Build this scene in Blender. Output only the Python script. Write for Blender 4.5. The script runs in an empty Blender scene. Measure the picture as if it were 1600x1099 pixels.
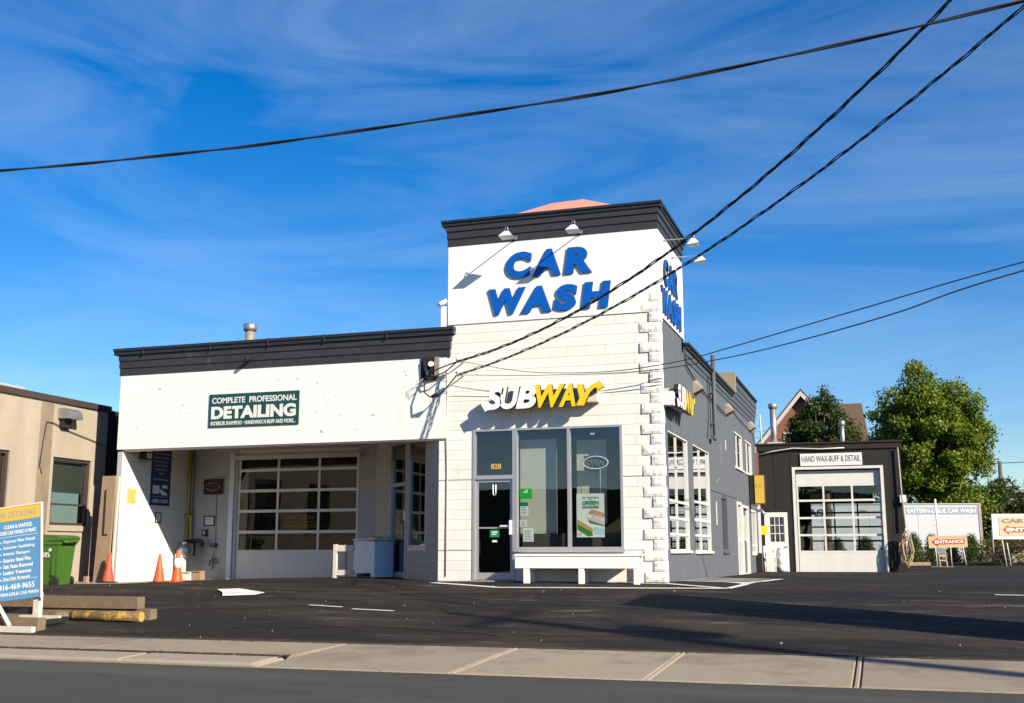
import bpy, math, random
import numpy as np
from mathutils import Vector, Matrix

random.seed(7)
rng = np.random.default_rng(7)
sc = bpy.context.scene
C = sc.collection
R = math.radians

# ------------------------------------------------------------------ camera
CAM = np.array([4.014, -21.821, 0.627])
YAW, PITCH, ROLL = -0.315, 0.176, -0.002
fw = Vector((math.sin(YAW)*math.cos(PITCH), math.cos(YAW)*math.cos(PITCH), math.sin(PITCH)))
rt = Vector((math.cos(YAW), -math.sin(YAW), 0))
up = rt.cross(fw)
rt2 = rt*math.cos(ROLL)+up*math.sin(ROLL); up2 = -rt*math.sin(ROLL)+up*math.cos(ROLL)
cd = bpy.data.cameras.new('camera'); cam = bpy.data.objects.new('camera', cd); C.objects.link(cam)
m = Matrix((rt2, up2, -fw)).transposed().to_4x4(); m.translation = Vector(CAM)
cam.matrix_world = m
cd.sensor_width = 36; cd.lens = 1742/1600*36; cd.clip_start = .1; cd.clip_end = 3000
sc.camera = cam

# ------------------------------------------------------------------ world and sun
SUN_AZ, SUN_EL = 59.5, 29.4           # degrees right of the front wall's normal / above the horizon
sun_dir = Vector((math.sin(R(SUN_AZ))*math.cos(R(SUN_EL)), -math.cos(R(SUN_AZ))*math.cos(R(SUN_EL)), math.sin(R(SUN_EL))))
w = bpy.data.worlds.new('World'); sc.world = w; w.use_nodes = True
nt = w.node_tree; nt.nodes.clear()
N = nt.nodes.new; L = nt.links.new
out = N('ShaderNodeOutputWorld'); bg = N('ShaderNodeBackground'); sky = N('ShaderNodeTexSky')
sky.sky_type = 'NISHITA'; sky.sun_disc = False; sky.sun_elevation = R(SUN_EL)
sky.sun_rotation = R(180-SUN_AZ)
sky.altitude = 100; sky.air_density = 1.0; sky.dust_density = .25; sky.ozone_density = 3.5
hs = N('ShaderNodeHueSaturation'); hs.inputs['Saturation'].default_value = 1.42; hs.inputs['Hue'].default_value = .509
L(sky.outputs[0], hs.inputs['Color'])
tc = N('ShaderNodeTexCoord')
mp = N('ShaderNodeMapping'); mp.inputs['Rotation'].default_value = (R(12), R(24), R(40)); mp.inputs['Scale'].default_value = (1.0, 2.2, 5.5)
L(tc.outputs['Generated'], mp.inputs[0])
nz = N('ShaderNodeTexNoise'); nz.inputs['Scale'].default_value = 2.1; nz.inputs['Detail'].default_value = 12; nz.inputs['Roughness'].default_value = .6; nz.inputs['Distortion'].default_value = .9
L(mp.outputs[0], nz.inputs[0])
cr = N('ShaderNodeValToRGB'); cr.color_ramp.elements[0].position = .40; cr.color_ramp.elements[1].position = .84
cr.color_ramp.elements[0].color = (0, 0, 0, 1); cr.color_ramp.elements[1].color = (.25, .25, .25, 1)
L(nz.outputs[0], cr.inputs[0])
mx = N('ShaderNodeMix'); mx.data_type = 'RGBA'; mx.inputs['B'].default_value = (5.0, 6.2, 7.6, 1)
L(cr.outputs[0], mx.inputs['Factor']); L(hs.outputs[0], mx.inputs['A'])
L(mx.outputs['Result'], bg.inputs[0]); bg.inputs[1].default_value = .080
L(bg.outputs[0], out.inputs[0])
sd = bpy.data.lights.new('sun', 'SUN'); sd.energy = 5.0; sd.angle = R(.5); sd.color = (1, .90, .74)
so = bpy.data.objects.new('sun', sd); C.objects.link(so)
so.rotation_euler = sun_dir.to_track_quat('Z', 'Y').to_euler()
sc.view_settings.view_transform = 'Standard'; sc.view_settings.look = 'None'
sc.view_settings.exposure = .88; sc.view_settings.gamma = 1; sc.view_settings.use_curve_mapping = False
sc.cycles.max_bounces = 8; sc.cycles.transparent_max_bounces = 16; sc.cycles.caustics_reflective = False; sc.cycles.caustics_refractive = False

# ------------------------------------------------------------------ materials
MATS = {}
def mat(name, col, rough=.6, metal=0., noise=None, bump=None, stain=None, spec=.4, rnd=0, streak=None, coat=0):
    """noise (scale, amount); bump (scale, strength, distance); stain (colour, scale, threshold, amount); rnd = per-object tint; streak (scale, amount) vertical wear"""
    if name in MATS: return MATS[name]
    M = bpy.data.materials.new(name); M.use_nodes = True; t = M.node_tree; n = t.nodes; l = t.links
    b = n['Principled BSDF']; b.inputs['Roughness'].default_value = rough; b.inputs['Metallic'].default_value = metal
    b.inputs['Specular IOR Level'].default_value = spec
    if coat: b.inputs['Coat Weight'].default_value = coat
    tcn = n.new('ShaderNodeNewGeometry'); pos = tcn.outputs['Position']
    c = n.new('ShaderNodeRGB'); c.outputs[0].default_value = (*col, 1); cur = c.outputs[0]
    def scalecol(cur, facsock, lo, hi):
        mr = n.new('ShaderNodeMapRange'); mr.inputs['To Min'].default_value = lo; mr.inputs['To Max'].default_value = hi
        l.new(facsock, mr.inputs['Value'])
        v = n.new('ShaderNodeVectorMath'); v.operation = 'SCALE'; l.new(cur, v.inputs[0]); l.new(mr.outputs[0], v.inputs['Scale']); return v.outputs[0]
    if noise:
        x = n.new('ShaderNodeTexNoise'); x.inputs['Scale'].default_value = noise[0]; x.inputs['Detail'].default_value = 6; x.inputs['Roughness'].default_value = .62
        l.new(pos, x.inputs[0]); cur = scalecol(cur, x.outputs[0], 1-noise[1]*1.8, 1+noise[1]*1.8)
    if streak:
        mpn = n.new('ShaderNodeMapping'); mpn.inputs['Scale'].default_value = (1, 1, .12); l.new(pos, mpn.inputs[0])
        x = n.new('ShaderNodeTexNoise'); x.inputs['Scale'].default_value = streak[0]; x.inputs['Detail'].default_value = 5
        l.new(mpn.outputs[0], x.inputs[0]); cur = scalecol(cur, x.outputs[0], 1-streak[1]*1.8, 1+streak[1]*1.2)
    for stain in (stain if isinstance(stain, list) else [stain] if stain else []):
        x = n.new('ShaderNodeTexNoise'); x.inputs['Scale'].default_value = stain[1]; x.inputs['Detail'].default_value = 8; x.inputs['Roughness'].default_value = .7
        if len(stain) > 4:
            mpn = n.new('ShaderNodeMapping'); mpn.inputs['Scale'].default_value = stain[4]; l.new(pos, mpn.inputs[0]); l.new(mpn.outputs[0], x.inputs[0])
        else: l.new(pos, x.inputs[0])
        r = n.new('ShaderNodeMapRange'); r.inputs['From Min'].default_value = stain[2]; r.inputs['From Max'].default_value = stain[2]+.12; r.inputs['To Max'].default_value = stain[3]
        l.new(x.outputs[0], r.inputs['Value'])
        mi = n.new('ShaderNodeMix'); mi.data_type = 'RGBA'; mi.inputs['B'].default_value = (*stain[0], 1)
        l.new(r.outputs[0], mi.inputs['Factor']); l.new(cur, mi.inputs['A']); cur = mi.outputs['Result']
    if rnd:
        oi = n.new('ShaderNodeObjectInfo'); cur = scalecol(cur, oi.outputs['Random'], 1-rnd, 1+rnd)
    l.new(cur, b.inputs['Base Color'])
    if bump:
        x = n.new('ShaderNodeTexNoise'); x.inputs['Scale'].default_value = bump[0]; x.inputs['Detail'].default_value = 8; x.inputs['Roughness'].default_value = .65
        l.new(pos, x.inputs[0])
        bp = n.new('ShaderNodeBump'); bp.inputs['Strength'].default_value = bump[1]; bp.inputs['Distance'].default_value = bump[2] if len(bump) > 2 else .01
        l.new(x.outputs[0], bp.inputs['Height']); l.new(bp.outputs[0], b.inputs['Normal'])
    MATS[name] = M; return M

def glass_mat(name, tint, refl=.08, dirt=0.0, mul=1.7):
    M = bpy.data.materials.new(name); M.use_nodes = True; t = M.node_tree; n = t.nodes; l = t.links; n.clear()
    o = n.new('ShaderNodeOutputMaterial'); tr = n.new('ShaderNodeBsdfTransparent'); tr.inputs[0].default_value = (*tint, 1)
    gl = n.new('ShaderNodeBsdfGlossy'); gl.inputs['Roughness'].default_value = .012; gl.inputs[0].default_value = (.95, .97, 1, 1)
    fr = n.new('ShaderNodeFresnel'); fr.inputs[0].default_value = 1.5
    ad = n.new('ShaderNodeMath'); ad.operation = 'MULTIPLY_ADD'; ad.inputs[1].default_value = mul; ad.inputs[2].default_value = refl; ad.use_clamp = True
    l.new(fr.outputs[0], ad.inputs[0])
    x = n.new('ShaderNodeTexNoise'); x.inputs['Scale'].default_value = 1.3; x.inputs['Detail'].default_value = 1
    g = n.new('ShaderNodeNewGeometry'); l.new(g.outputs['Position'], x.inputs[0])
    bp = n.new('ShaderNodeBump'); bp.inputs['Strength'].default_value = .25; bp.inputs['Distance'].default_value = .01; l.new(x.outputs[0], bp.inputs['Height'])
    l.new(bp.outputs[0], gl.inputs['Normal'])
    fb = n.new('ShaderNodeMath'); fb.operation = 'SUBTRACT'; fb.inputs[0].default_value = 1; l.new(g.outputs['Backfacing'], fb.inputs[1])
    fm = n.new('ShaderNodeMath'); fm.operation = 'MULTIPLY'; l.new(ad.outputs[0], fm.inputs[0]); l.new(fb.outputs[0], fm.inputs[1]); ad = fm
    mi = n.new('ShaderNodeMixShader'); l.new(ad.outputs[0], mi.inputs[0]); l.new(tr.outputs[0], mi.inputs[1]); l.new(gl.outputs[0], mi.inputs[2])
    if dirt:
        df = n.new('ShaderNodeBsdfDiffuse'); df.inputs[0].default_value = (.5, .5, .46, 1)
        x2 = n.new('ShaderNodeTexNoise'); x2.inputs['Scale'].default_value = 2.2; x2.inputs['Detail'].default_value = 7; l.new(g.outputs['Position'], x2.inputs[0])
        mr = n.new('ShaderNodeMapRange'); mr.inputs['From Min'].default_value = .3; mr.inputs['From Max'].default_value = .75; mr.inputs['To Max'].default_value = dirt
        l.new(x2.outputs[0], mr.inputs['Value'])
        m2 = n.new('ShaderNodeMixShader'); l.new(mr.outputs[0], m2.inputs[0]); l.new(mi.outputs[0], m2.inputs[1]); l.new(df.outputs[0], m2.inputs[2]); mi = m2
    l.new(mi.outputs[0], o.inputs[0]); MATS[name] = M; return M

def leaf_mat(name, c1, c2, scale=.8):
    M = bpy.data.materials.new(name); M.use_nodes = True; t = M.node_tree; n = t.nodes; l = t.links; n.clear()
    o = n.new('ShaderNodeOutputMaterial'); g = n.new('ShaderNodeNewGeometry')
    x = n.new('ShaderNodeTexNoise'); x.inputs['Scale'].default_value = scale; x.inputs['Detail'].default_value = 3; l.new(g.outputs['Position'], x.inputs[0])
    y = n.new('ShaderNodeTexWhiteNoise'); y.noise_dimensions = '1D'; l.new(g.outputs['Random Per Island'], y.inputs['W'])
    a = n.new('ShaderNodeMath'); a.operation = 'MULTIPLY_ADD'; a.inputs[1].default_value = .5; l.new(y.outputs[0], a.inputs[0])
    s = n.new('ShaderNodeMath'); s.operation = 'MULTIPLY_ADD'; s.inputs[1].default_value = 1.6; s.inputs[2].default_value = -.5; l.new(x.outputs[0], s.inputs[0]); l.new(s.outputs[0], a.inputs[2])
    mi = n.new('ShaderNodeMix'); mi.data_type = 'RGBA'; mi.inputs['A'].default_value = (*c1, 1); mi.inputs['B'].default_value = (*c2, 1); l.new(a.outputs[0], mi.inputs['Factor'])
    p = n.new('ShaderNodeBsdfPrincipled'); p.inputs['Roughness'].default_value = .5; p.inputs['Specular IOR Level'].default_value = .35; l.new(mi.outputs['Result'], p.inputs['Base Color'])
    tr = n.new('ShaderNodeBsdfTranslucent'); l.new(mi.outputs['Result'], tr.inputs[0])
    ms = n.new('ShaderNodeMixShader'); ms.inputs[0].default_value = .3; l.new(p.outputs[0], ms.inputs[1]); l.new(tr.outputs[0], ms.inputs[2]); l.new(ms.outputs[0], o.inputs[0])
    MATS[name] = M; return M

white_block = mat('white_painted_block', (.74, .71, .65), .75, noise=(5, .035), bump=(45, .35, .004), stain=[((.45, .38, .29), 1.3, .60, .25, (1, 1, .6)), ((.3, .26, .2), 4.5, .71, .5)], rnd=.045)
white_joint = mat('painted_mortar', (.68, .65, .59), .85, noise=(9, .05))
white_quoin = mat('split_face_block', (.76, .73, .67), .8, noise=(9, .04), bump=(26, .6, .010), rnd=.03)
white_panel = mat('white_painted_plywood', (.77, .75, .70), .6, noise=(1.3, .03), bump=(18, .2, .004), stain=[((.42, .37, .30), 1.0, .62, .28, (1, 1, .5)), ((.25, .22, .18), 3.2, .71, .7, (.5, 1, 1.6))])
white_board = mat('white_sign_board', (.78, .77, .74), .5, noise=(.8, .02), bump=(30, .08, .002), stain=((.45, .42, .36), 1.2, .64, .22, (1, 1, .4)))
charcoal = mat('charcoal_painted_wood', (.030, .030, .034), .55, noise=(6, .14), bump=(35, .3, .004), stain=((.16, .16, .165), 2.3, .60, .4))
charcoal_cap = mat('charcoal_metal_coping', (.022, .022, .028), .45, noise=(8, .1))
grey_wall = mat('grey_painted_stucco', (.098, .107, .122), .75, noise=(2.2, .09), bump=(38, .5, .006), streak=(3, .06), stain=((.2, .21, .23), 1.1, .66, .5))
grey_trim = mat('grey_trim', (.072, .08, .095), .6, noise=(5, .1), bump=(30, .2, .003))
recess_shade_white = mat('recess_shade_block_paint', (.39, .38, .37), .75, noise=(5, .04), bump=(45, .35, .004), stain=((.34, .29, .2), 1.2, .66, .3), rnd=.03)  # white block paint darkened to carry the shade under the overhang
alu = mat('aluminium_frame', (.50, .49, .50), .38, .55, noise=(7, .05))
whitemetal = mat('white_painted_metal', (.74, .73, .70), .4, noise=(5, .03))
doorframe_white = mat('garage_door_frame_paint', (.66, .65, .60), .45, noise=(5, .04), streak=(6, .05))
dark_metal = mat('dark_metal', (.03, .03, .035), .4, .3, noise=(12, .2))
blackrub = mat('black_rubber', (.018, .018, .02), .55)
galv = mat('galvanised_metal', (.42, .41, .40), .42, .8, noise=(9, .1))
rusty = mat('rusty_pipe', (.30, .25, .20), .6, .3, noise=(9, .3))
yellowpipe = mat('yellow_pipe_paint', (.55, .43, .05), .5, noise=(9, .15))
blue_letter = mat('blue_sign_letter', (.0, .085, .40), .65, noise=(4, .05), spec=.15)
blue_letter_edge = mat('blue_letter_edge', (.012, .025, .07), .6)
sub_white = mat('white_acrylic', (.82, .82, .80), .3, spec=.5)
sub_yellow = mat('yellow_acrylic', (.86, .52, .008), .3, spec=.5)
letter_return = mat('black_letter_return', (.02, .018, .015), .45)
raceway = mat('beige_raceway', (.62, .55, .42), .6, noise=(5, .05))
dk_green = mat('dark_green_sign', (.008, .055, .06), .45, noise=(3, .08))
sign_text_white = mat('sign_text_white', (.66, .66, .62), .5, noise=(25, .08))
salmon = mat('salmon_roofing', (.62, .24, .17), .7, noise=(3, .05), bump=(12, .3, .01))
asphalt = mat('lot_asphalt', (.0105, .0085, .0085), .88, noise=(28, .42), bump=(45, 1, .02), stain=[((.048, .034, .022), .6, .47, .7, (.4, 1, 1)), ((.16, .14, .115), 2.4, .575, .55, (.3, 1, 1)), ((.004, .0035, .004), .5, .52, .8, (.5, 1, 1)), ((.11, .10, .085), 30, .62, .6)], spec=.25)
road_m = mat('road_asphalt', (.050, .051, .044), .85, noise=(40, .38), bump=(90, .8, .008), stain=[((.080, .081, .07), .7, .52, .55, (.15, 1, 1)), ((.022, .022, .02), 1.6, .56, .6, (.2, 1, 1))], spec=.25)
concrete = mat('sidewalk_concrete', (.27, .22, .155), .85, noise=(30, .14), bump=(60, .8, .008), stain=[((.13, .105, .08), .9, .50, .5), ((.30, .265, .21), 2.5, .56, .5), ((.06, .05, .04), 8, .62, .55)], rnd=.06)
kerb_m = mat('kerb_concrete', (.28, .235, .18), .85, noise=(6, .12), bump=(40, .7, .01), stain=((.09, .075, .05), 3.0, .60, .6))
dirt_m = mat('dirt', (.05, .037, .024), .95, noise=(20, .4), bump=(60, 1, .02))
ground_m = mat('ground_soil_and_grass', (.06, .065, .03), .95, noise=(2, .3), bump=(20, 1, .03))
paint_m = mat('white_road_paint', (.62, .60, .56), .7, noise=(25, .15), bump=(60, .5, .004), stain=((.06, .06, .06), 6, .60, .7))
stucco = mat('beige_stucco', (.36, .30, .23), .85, noise=(1.6, .09), bump=(40, .5, .006), streak=(2.2, .10), stain=((.25, .18, .12), .9, .62, .4))
stucco_stain = mat('stained_stucco', (.235, .18, .125), .9, noise=(3, .25), streak=(4, .2))
brown_trim = mat('brown_coping', (.05, .035, .028), .6, noise=(5, .15))
tar = mat('tar_black_wall', (.012, .011, .013), .9, noise=(4, .2), bump=(10, .5, .01))
plywood = mat('weathered_plywood', (.30, .205, .13), .85, noise=(4, .1), streak=(9, .12))
timber_m = mat('weathered_timber', (.17, .125, .08), .85, noise=(9, .22), bump=(25, 1, .01), rnd=.1)
yellow_log = mat('peeling_yellow_log', (.13, .085, .04), .8, noise=(9, .2), bump=(25, .8, .01), stain=((.45, .27, .03), 5, .50, .9))
endgrain = mat('cut_log_end', (.42, .27, .07), .85, noise=(18, .15))
cone_m = mat('orange_cone', (.66, .085, .02), .5, noise=(6, .08), stain=((.35, .07, .03), 6, .6, .5))
cone_f = mat('faded_red_cone', (.42, .06, .035), .6, noise=(6, .12), stain=((.5, .12, .07), 6, .55, .5))
reflective = mat('reflective_collar', (.75, .72, .66), .4)
bin_m = mat('green_plastic', (.042, .115, .014), .42, noise=(5, .08), spec=.5)
sign_blue = mat('light_blue_sign', (.075, .23, .42), .45, noise=(5, .03))
sign_yellow = mat('yellow_sign', (.60, .38, .05), .5)
oldwhite = mat('worn_white_paint', (.55, .52, .46), .65, noise=(9, .08), bump=(30, .4, .004))
black_siding = mat('dark_brown_siding', (.017, .0135, .012), .7, noise=(5, .15), bump=(25, .4, .005), streak=(6, .15))
yellow_plate = mat('bright_yellow_sign', (.85, .62, .03), .4)
brick_m = mat('red_brick_masonry', (.24, .10, .06), .85, noise=(30, .22), bump=(40, .5, .01))
shingle = mat('brown_shingles', (.105, .07, .04), .9, noise=(22, .28), bump=(30, .8, .02))
fabricwhite = mat('white_wall_paint', (.46, .47, .50), .6, noise=(1.5, .04), streak=(2, .05))
tan_sign = mat('tan_sign_board', (.55, .40, .23), .6, noise=(9, .08))
red_sign = mat('red_sign_paint', (.50, .035, .02), .5)
navy = mat('navy_sign_paint', (.02, .035, .13), .5)
greyblue = mat('grey_blue_band', (.22, .27, .32), .5)
grey_text = mat('grey_sign_text', (.13, .15, .16), .5)
interior = mat('interior_wall_paint', (.11, .088, .042), .8, noise=(2, .06))
interior_dark = mat('interior_dark_surface', (.05, .045, .04), .7, noise=(2, .15))
partition_m = mat('pale_green_partition', (.46, .45, .36), .7, noise=(2, .08))
machine_m = mat('blue_shaded_white_cabinet', (.56, .66, .76), .5, noise=(5, .07))  # white cabinet with its sky-blue shade put into the colour; jamb shares it
banner_blue = mat('navy_banner', (.015, .03, .14), .5, noise=(5, .1))
paper_m = mat('paper', (.72, .72, .68), .7, noise=(9, .04))
green_sticker = mat('green_sticker', (.01, .45, .03), .45)
dgreen_sticker = mat('dark_green_sticker', (.01, .20, .08), .45)
bread = mat('poster_bread_print', (.55, .30, .12), .6, noise=(30, .15))
salad = mat('poster_salad_print', (.05, .22, .03), .6, noise=(45, .5))
onion = mat('poster_onion_print', (.62, .50, .46), .6, noise=(40, .25))
sauce = mat('poster_sauce_print', (.42, .60, .62), .6, noise=(20, .15))
orange_num = mat('house_number_gold', (.60, .36, .08), .45)
rope_m = mat('tan_rope', (.42, .30, .16), .8, noise=(20, .2))
bark = mat('bark', (.08, .06, .045), .9, noise=(12, .25), bump=(20, 1, .02))
wood_pole = mat('creosoted_pole', (.10, .075, .055), .9, noise=(8, .2), streak=(9, .2))
grey_can = mat('grey_transformer', (.36, .38, .39), .5)
g_clear = glass_mat('clear_shop_glass', (.90, .93, .93), .04)
g_dark = glass_mat('dark_glass', (.66, .68, .68), .04)
g_dirty = glass_mat('dirty_garage_glass', (.62, .57, .40), .0, .03, .7)
g_side = glass_mat('side_window_glass', (.58, .62, .62), .22)
g_through = glass_mat('clear_garage_glass', (.88, .90, .90), .01)
leaf_tree = leaf_mat('maple_leaves', (.032, .085, .006), (.23, .28, .02), 1.3)
leaf_dark = leaf_mat('dark_leaves', (.014, .030, .006), (.08, .11, .015), .9)
leaf_cedar = leaf_mat('cedar_leaves', (.02, .045, .006), (.09, .13, .015), 1.5)
leaf_weed = leaf_mat('weed_leaves', (.03, .035, .008), (.16, .12, .03), 1.2)

# ------------------------------------------------------------------ builders
class Frame:
    def __init__(s, O, U, N_):
        s.O = np.array(O, float); s.U = np.array(U, float); s.V = np.array((0, 0, 1.)); s.N = np.array(N_, float)
        s.rz = math.atan2(s.U[1], s.U[0])
    def P(s, u, v, w=0.): return tuple(s.O+s.U*u+s.V*v+s.N*w)
FRONT = Frame((0, 0, 0), (1, 0, 0), (0, -1, 0))
SIDE = Frame((0, 0, 0), (0, 1, 0), (1, 0, 0))
BACKW = Frame((0, 2.7, 0), (1, 0, 0), (0, -1, 0))
RECL = Frame((-12.6, 0, 0), (0, 1, 0), (1, 0, 0))
q = math.sqrt(.5)
ANG = Frame((-7.42, 2.7, 0), (q, -q, 0), (-q, -q, 0))
GAR = Frame((0, 18, 0), (1, 0, 0), (0, -1, 0))
th = R(-2.29)
NEI = Frame((-13.9, 1.4, 0), (math.sin(th), math.cos(th), 0), (math.cos(th), -math.sin(th), 0))
FARW = Frame((.65, 38.66, 0), (.954, .30, 0), (.30, -.954, 0))

W = {}
def link(name, me, parent=None, loc=None, rz=0):
    o = bpy.data.objects.new(name, me); C.objects.link(o)
    if loc is not None: o.location = loc
    if rz: o.rotation_euler = (0, 0, rz)
    if parent is not None:
        o.parent = parent
        o.matrix_parent_inverse = W.get(parent.name, Matrix.Identity(4)).inverted()
    return o
def tag(o, label, cat, group=None):
    o['label'] = label; o['category'] = cat
    if group: o['group'] = group
    return o
def thing(name, label, cat, loc=(0, 0, 0), group=None):
    o = bpy.data.objects.new(name, None); C.objects.link(o); o.location = loc; o.empty_display_size = .2
    W[o.name] = Matrix.Translation(Vector(loc))
    return tag(o, label, cat, group)
def kids(r): return [o for o in list(r.children)]
def dup(root, loc, rz=0, label=None):
    def cp(o, par):
        c = o.copy(); C.objects.link(c); inv = o.matrix_parent_inverse.copy(); c.parent = par; c.matrix_parent_inverse = inv
        for k in kids(o): cp(k, c)
        return c
    r = root.copy(); C.objects.link(r); r.location = loc; r.rotation_euler = (0, 0, rz)
    for k in kids(root): cp(k, r)
    if label: r['label'] = label
    return r

class MB:
    def __init__(s): s.v = []; s.f = []; s.m = []; s.sm = []
    def quad(s, pts, mi=0, sm=False):
        k = len(s.v); s.v += [tuple(p) for p in pts]; s.f.append(tuple(range(k, k+len(pts)))); s.m.append(mi); s.sm.append(sm); return s
    def fbox(s, F, u0, u1, v0, v1, w0, w1, mi=0):
        c = [F.P(u, v, w_) for w_ in (w0, w1) for v in (v0, v1) for u in (u0, u1)]
        k = len(s.v); s.v += c
        for a in ((4, 5, 7, 6), (1, 0, 2, 3), (0, 4, 6, 2), (5, 1, 3, 7), (6, 7, 3, 2), (0, 1, 5, 4)):
            s.f.append(tuple(k+i for i in a)); s.m.append(mi); s.sm.append(False)
        return s
    def box(s, x0, x1, y0, y1, z0, z1, mi=0): return s.fbox(FRONT, x0, x1, z0, z1, -y1, -y0, mi)
    def tube(s, pts, r, n=8, r1=None, cap=True, mi=0, sm=True):
        pts = [np.array(p, float) for p in pts]; K = len(pts); base = len(s.v)
        ref = np.array((0, 0, 1.))
        for i, p in enumerate(pts):
            d = pts[min(i+1, K-1)]-pts[max(i-1, 0)]; d /= (np.linalg.norm(d)+1e-9)
            a = np.cross(d, ref)
            if np.linalg.norm(a) < .15: a = np.cross(d, np.array((1., 0, 0)))
            a /= np.linalg.norm(a); b = np.cross(d, a)
            rr = (r[i] if isinstance(r, (list, tuple)) else (r if r1 is None else r+(r1-r)*i/(K-1)))
            for j in range(n):
                t = 2*math.pi*j/n; s.v.append(tuple(p+rr*(a*math.cos(t)+b*math.sin(t))))
        for i in range(K-1):
            for j in range(n):
                j2 = (j+1) % n
                s.f.append((base+i*n+j, base+(i+1)*n+j, base+(i+1)*n+j2, base+i*n+j2)); s.m.append(mi); s.sm.append(sm)
        if cap:
            s.f.append(tuple(base+j for j in range(n))); s.m.append(mi); s.sm.append(False)
            s.f.append(tuple(base+(K-1)*n+j for j in reversed(range(n)))); s.m.append(mi); s.sm.append(False)
        return s
    def prism(s, F, poly, w0, w1, mi=0, mside=None):
        """poly counter-clockwise in (u,v)"""
        if mside is None: mside = mi
        a = sum(poly[i][0]*poly[(i+1) % len(poly)][1]-poly[(i+1) % len(poly)][0]*poly[i][1] for i in range(len(poly)))
        if a < 0: poly = poly[::-1]
        n = len(poly); k = len(s.v)
        s.v += [F.P(u, v, w1) for u, v in poly]+[F.P(u, v, w0) for u, v in poly]
        s.f.append(tuple(range(k, k+n))); s.m.append(mi); s.sm.append(False)
        s.f.append(tuple(range(k+2*n-1, k+n-1, -1))); s.m.append(mside); s.sm.append(False)
        for i in range(n):
            j = (i+1) % n; s.f.append((k+i, k+n+i, k+n+j, k+j)); s.m.append(mside); s.sm.append(False)
        return s
    def panel(s, F, u0, u1, v0, v1, w0, w1, holes=(), mi=0):
        us = sorted({u0, u1, *[min(max(h[i], u0), u1) for h in holes for i in (0, 1)]})
        vs = sorted({v0, v1, *[min(max(h[i], v0), v1) for h in holes for i in (2, 3)]})
        def solid(i, j):
            if i < 0 or j < 0 or i >= len(us)-1 or j >= len(vs)-1: return False
            cu = (us[i]+us[i+1])/2; cv = (vs[j]+vs[j+1])/2
            return not any(h[0] < cu < h[1] and h[2] < cv < h[3] for h in holes)
        for i in range(len(us)-1):
            for j in range(len(vs)-1):
                if not solid(i, j): continue
                a, b, c, d = us[i], us[i+1], vs[j], vs[j+1]
                s.quad([F.P(a, c, w1), F.P(b, c, w1), F.P(b, d, w1), F.P(a, d, w1)], mi)
                s.quad([F.P(b, c, w0), F.P(a, c, w0), F.P(a, d, w0), F.P(b, d, w0)], mi)
                if not solid(i-1, j): s.quad([F.P(a, c, w0), F.P(a, c, w1), F.P(a, d, w1), F.P(a, d, w0)], mi)
                if not solid(i+1, j): s.quad([F.P(b, c, w1), F.P(b, c, w0), F.P(b, d, w0), F.P(b, d, w1)], mi)
                if not solid(i, j-1): s.quad([F.P(a, c, w0), F.P(b, c, w0), F.P(b, c, w1), F.P(a, c, w1)], mi)
                if not solid(i, j+1): s.quad([F.P(a, d, w1), F.P(b, d, w1), F.P(b, d, w0), F.P(a, d, w0)], mi)
        return s
    def lathe(s, cx, cy, prof, n=24, mi=0, sx=1, sy=1, sm=True):
        base = len(s.v)
        for r, z in prof:
            for j in range(n):
                t = 2*math.pi*j/n; s.v.append((cx+r*sx*math.cos(t), cy+r*sy*math.sin(t), z))
        for i in range(len(prof)-1):
            for j in range(n):
                j2 = (j+1) % n; s.f.append((base+i*n+j, base+i*n+j2, base+(i+1)*n+j2, base+(i+1)*n+j)); s.m.append(mi); s.sm.append(sm)
        s.f.append(tuple(base+j for j in reversed(range(n)))); s.m.append(mi); s.sm.append(False)
        s.f.append(tuple(base+(len(prof)-1)*n+j for j in range(n))); s.m.append(mi); s.sm.append(False)
        return s
    def mesh(s, name, mats):
        me = bpy.data.meshes.new(name); me.from_pydata(s.v, [], s.f)
        for m_ in (mats if isinstance(mats, (list, tuple)) else [mats]): me.materials.append(m_)
        me.polygons.foreach_set('material_index', s.m); me.polygons.foreach_set('use_smooth', s.sm)
        me.update(); return me
    def build(s, name, mats, parent=None): return link(name, s.mesh(name, mats), parent)
    def struct(s, name, mats):
        o = s.build(name, mats); o['kind'] = 'structure'; return o

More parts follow.
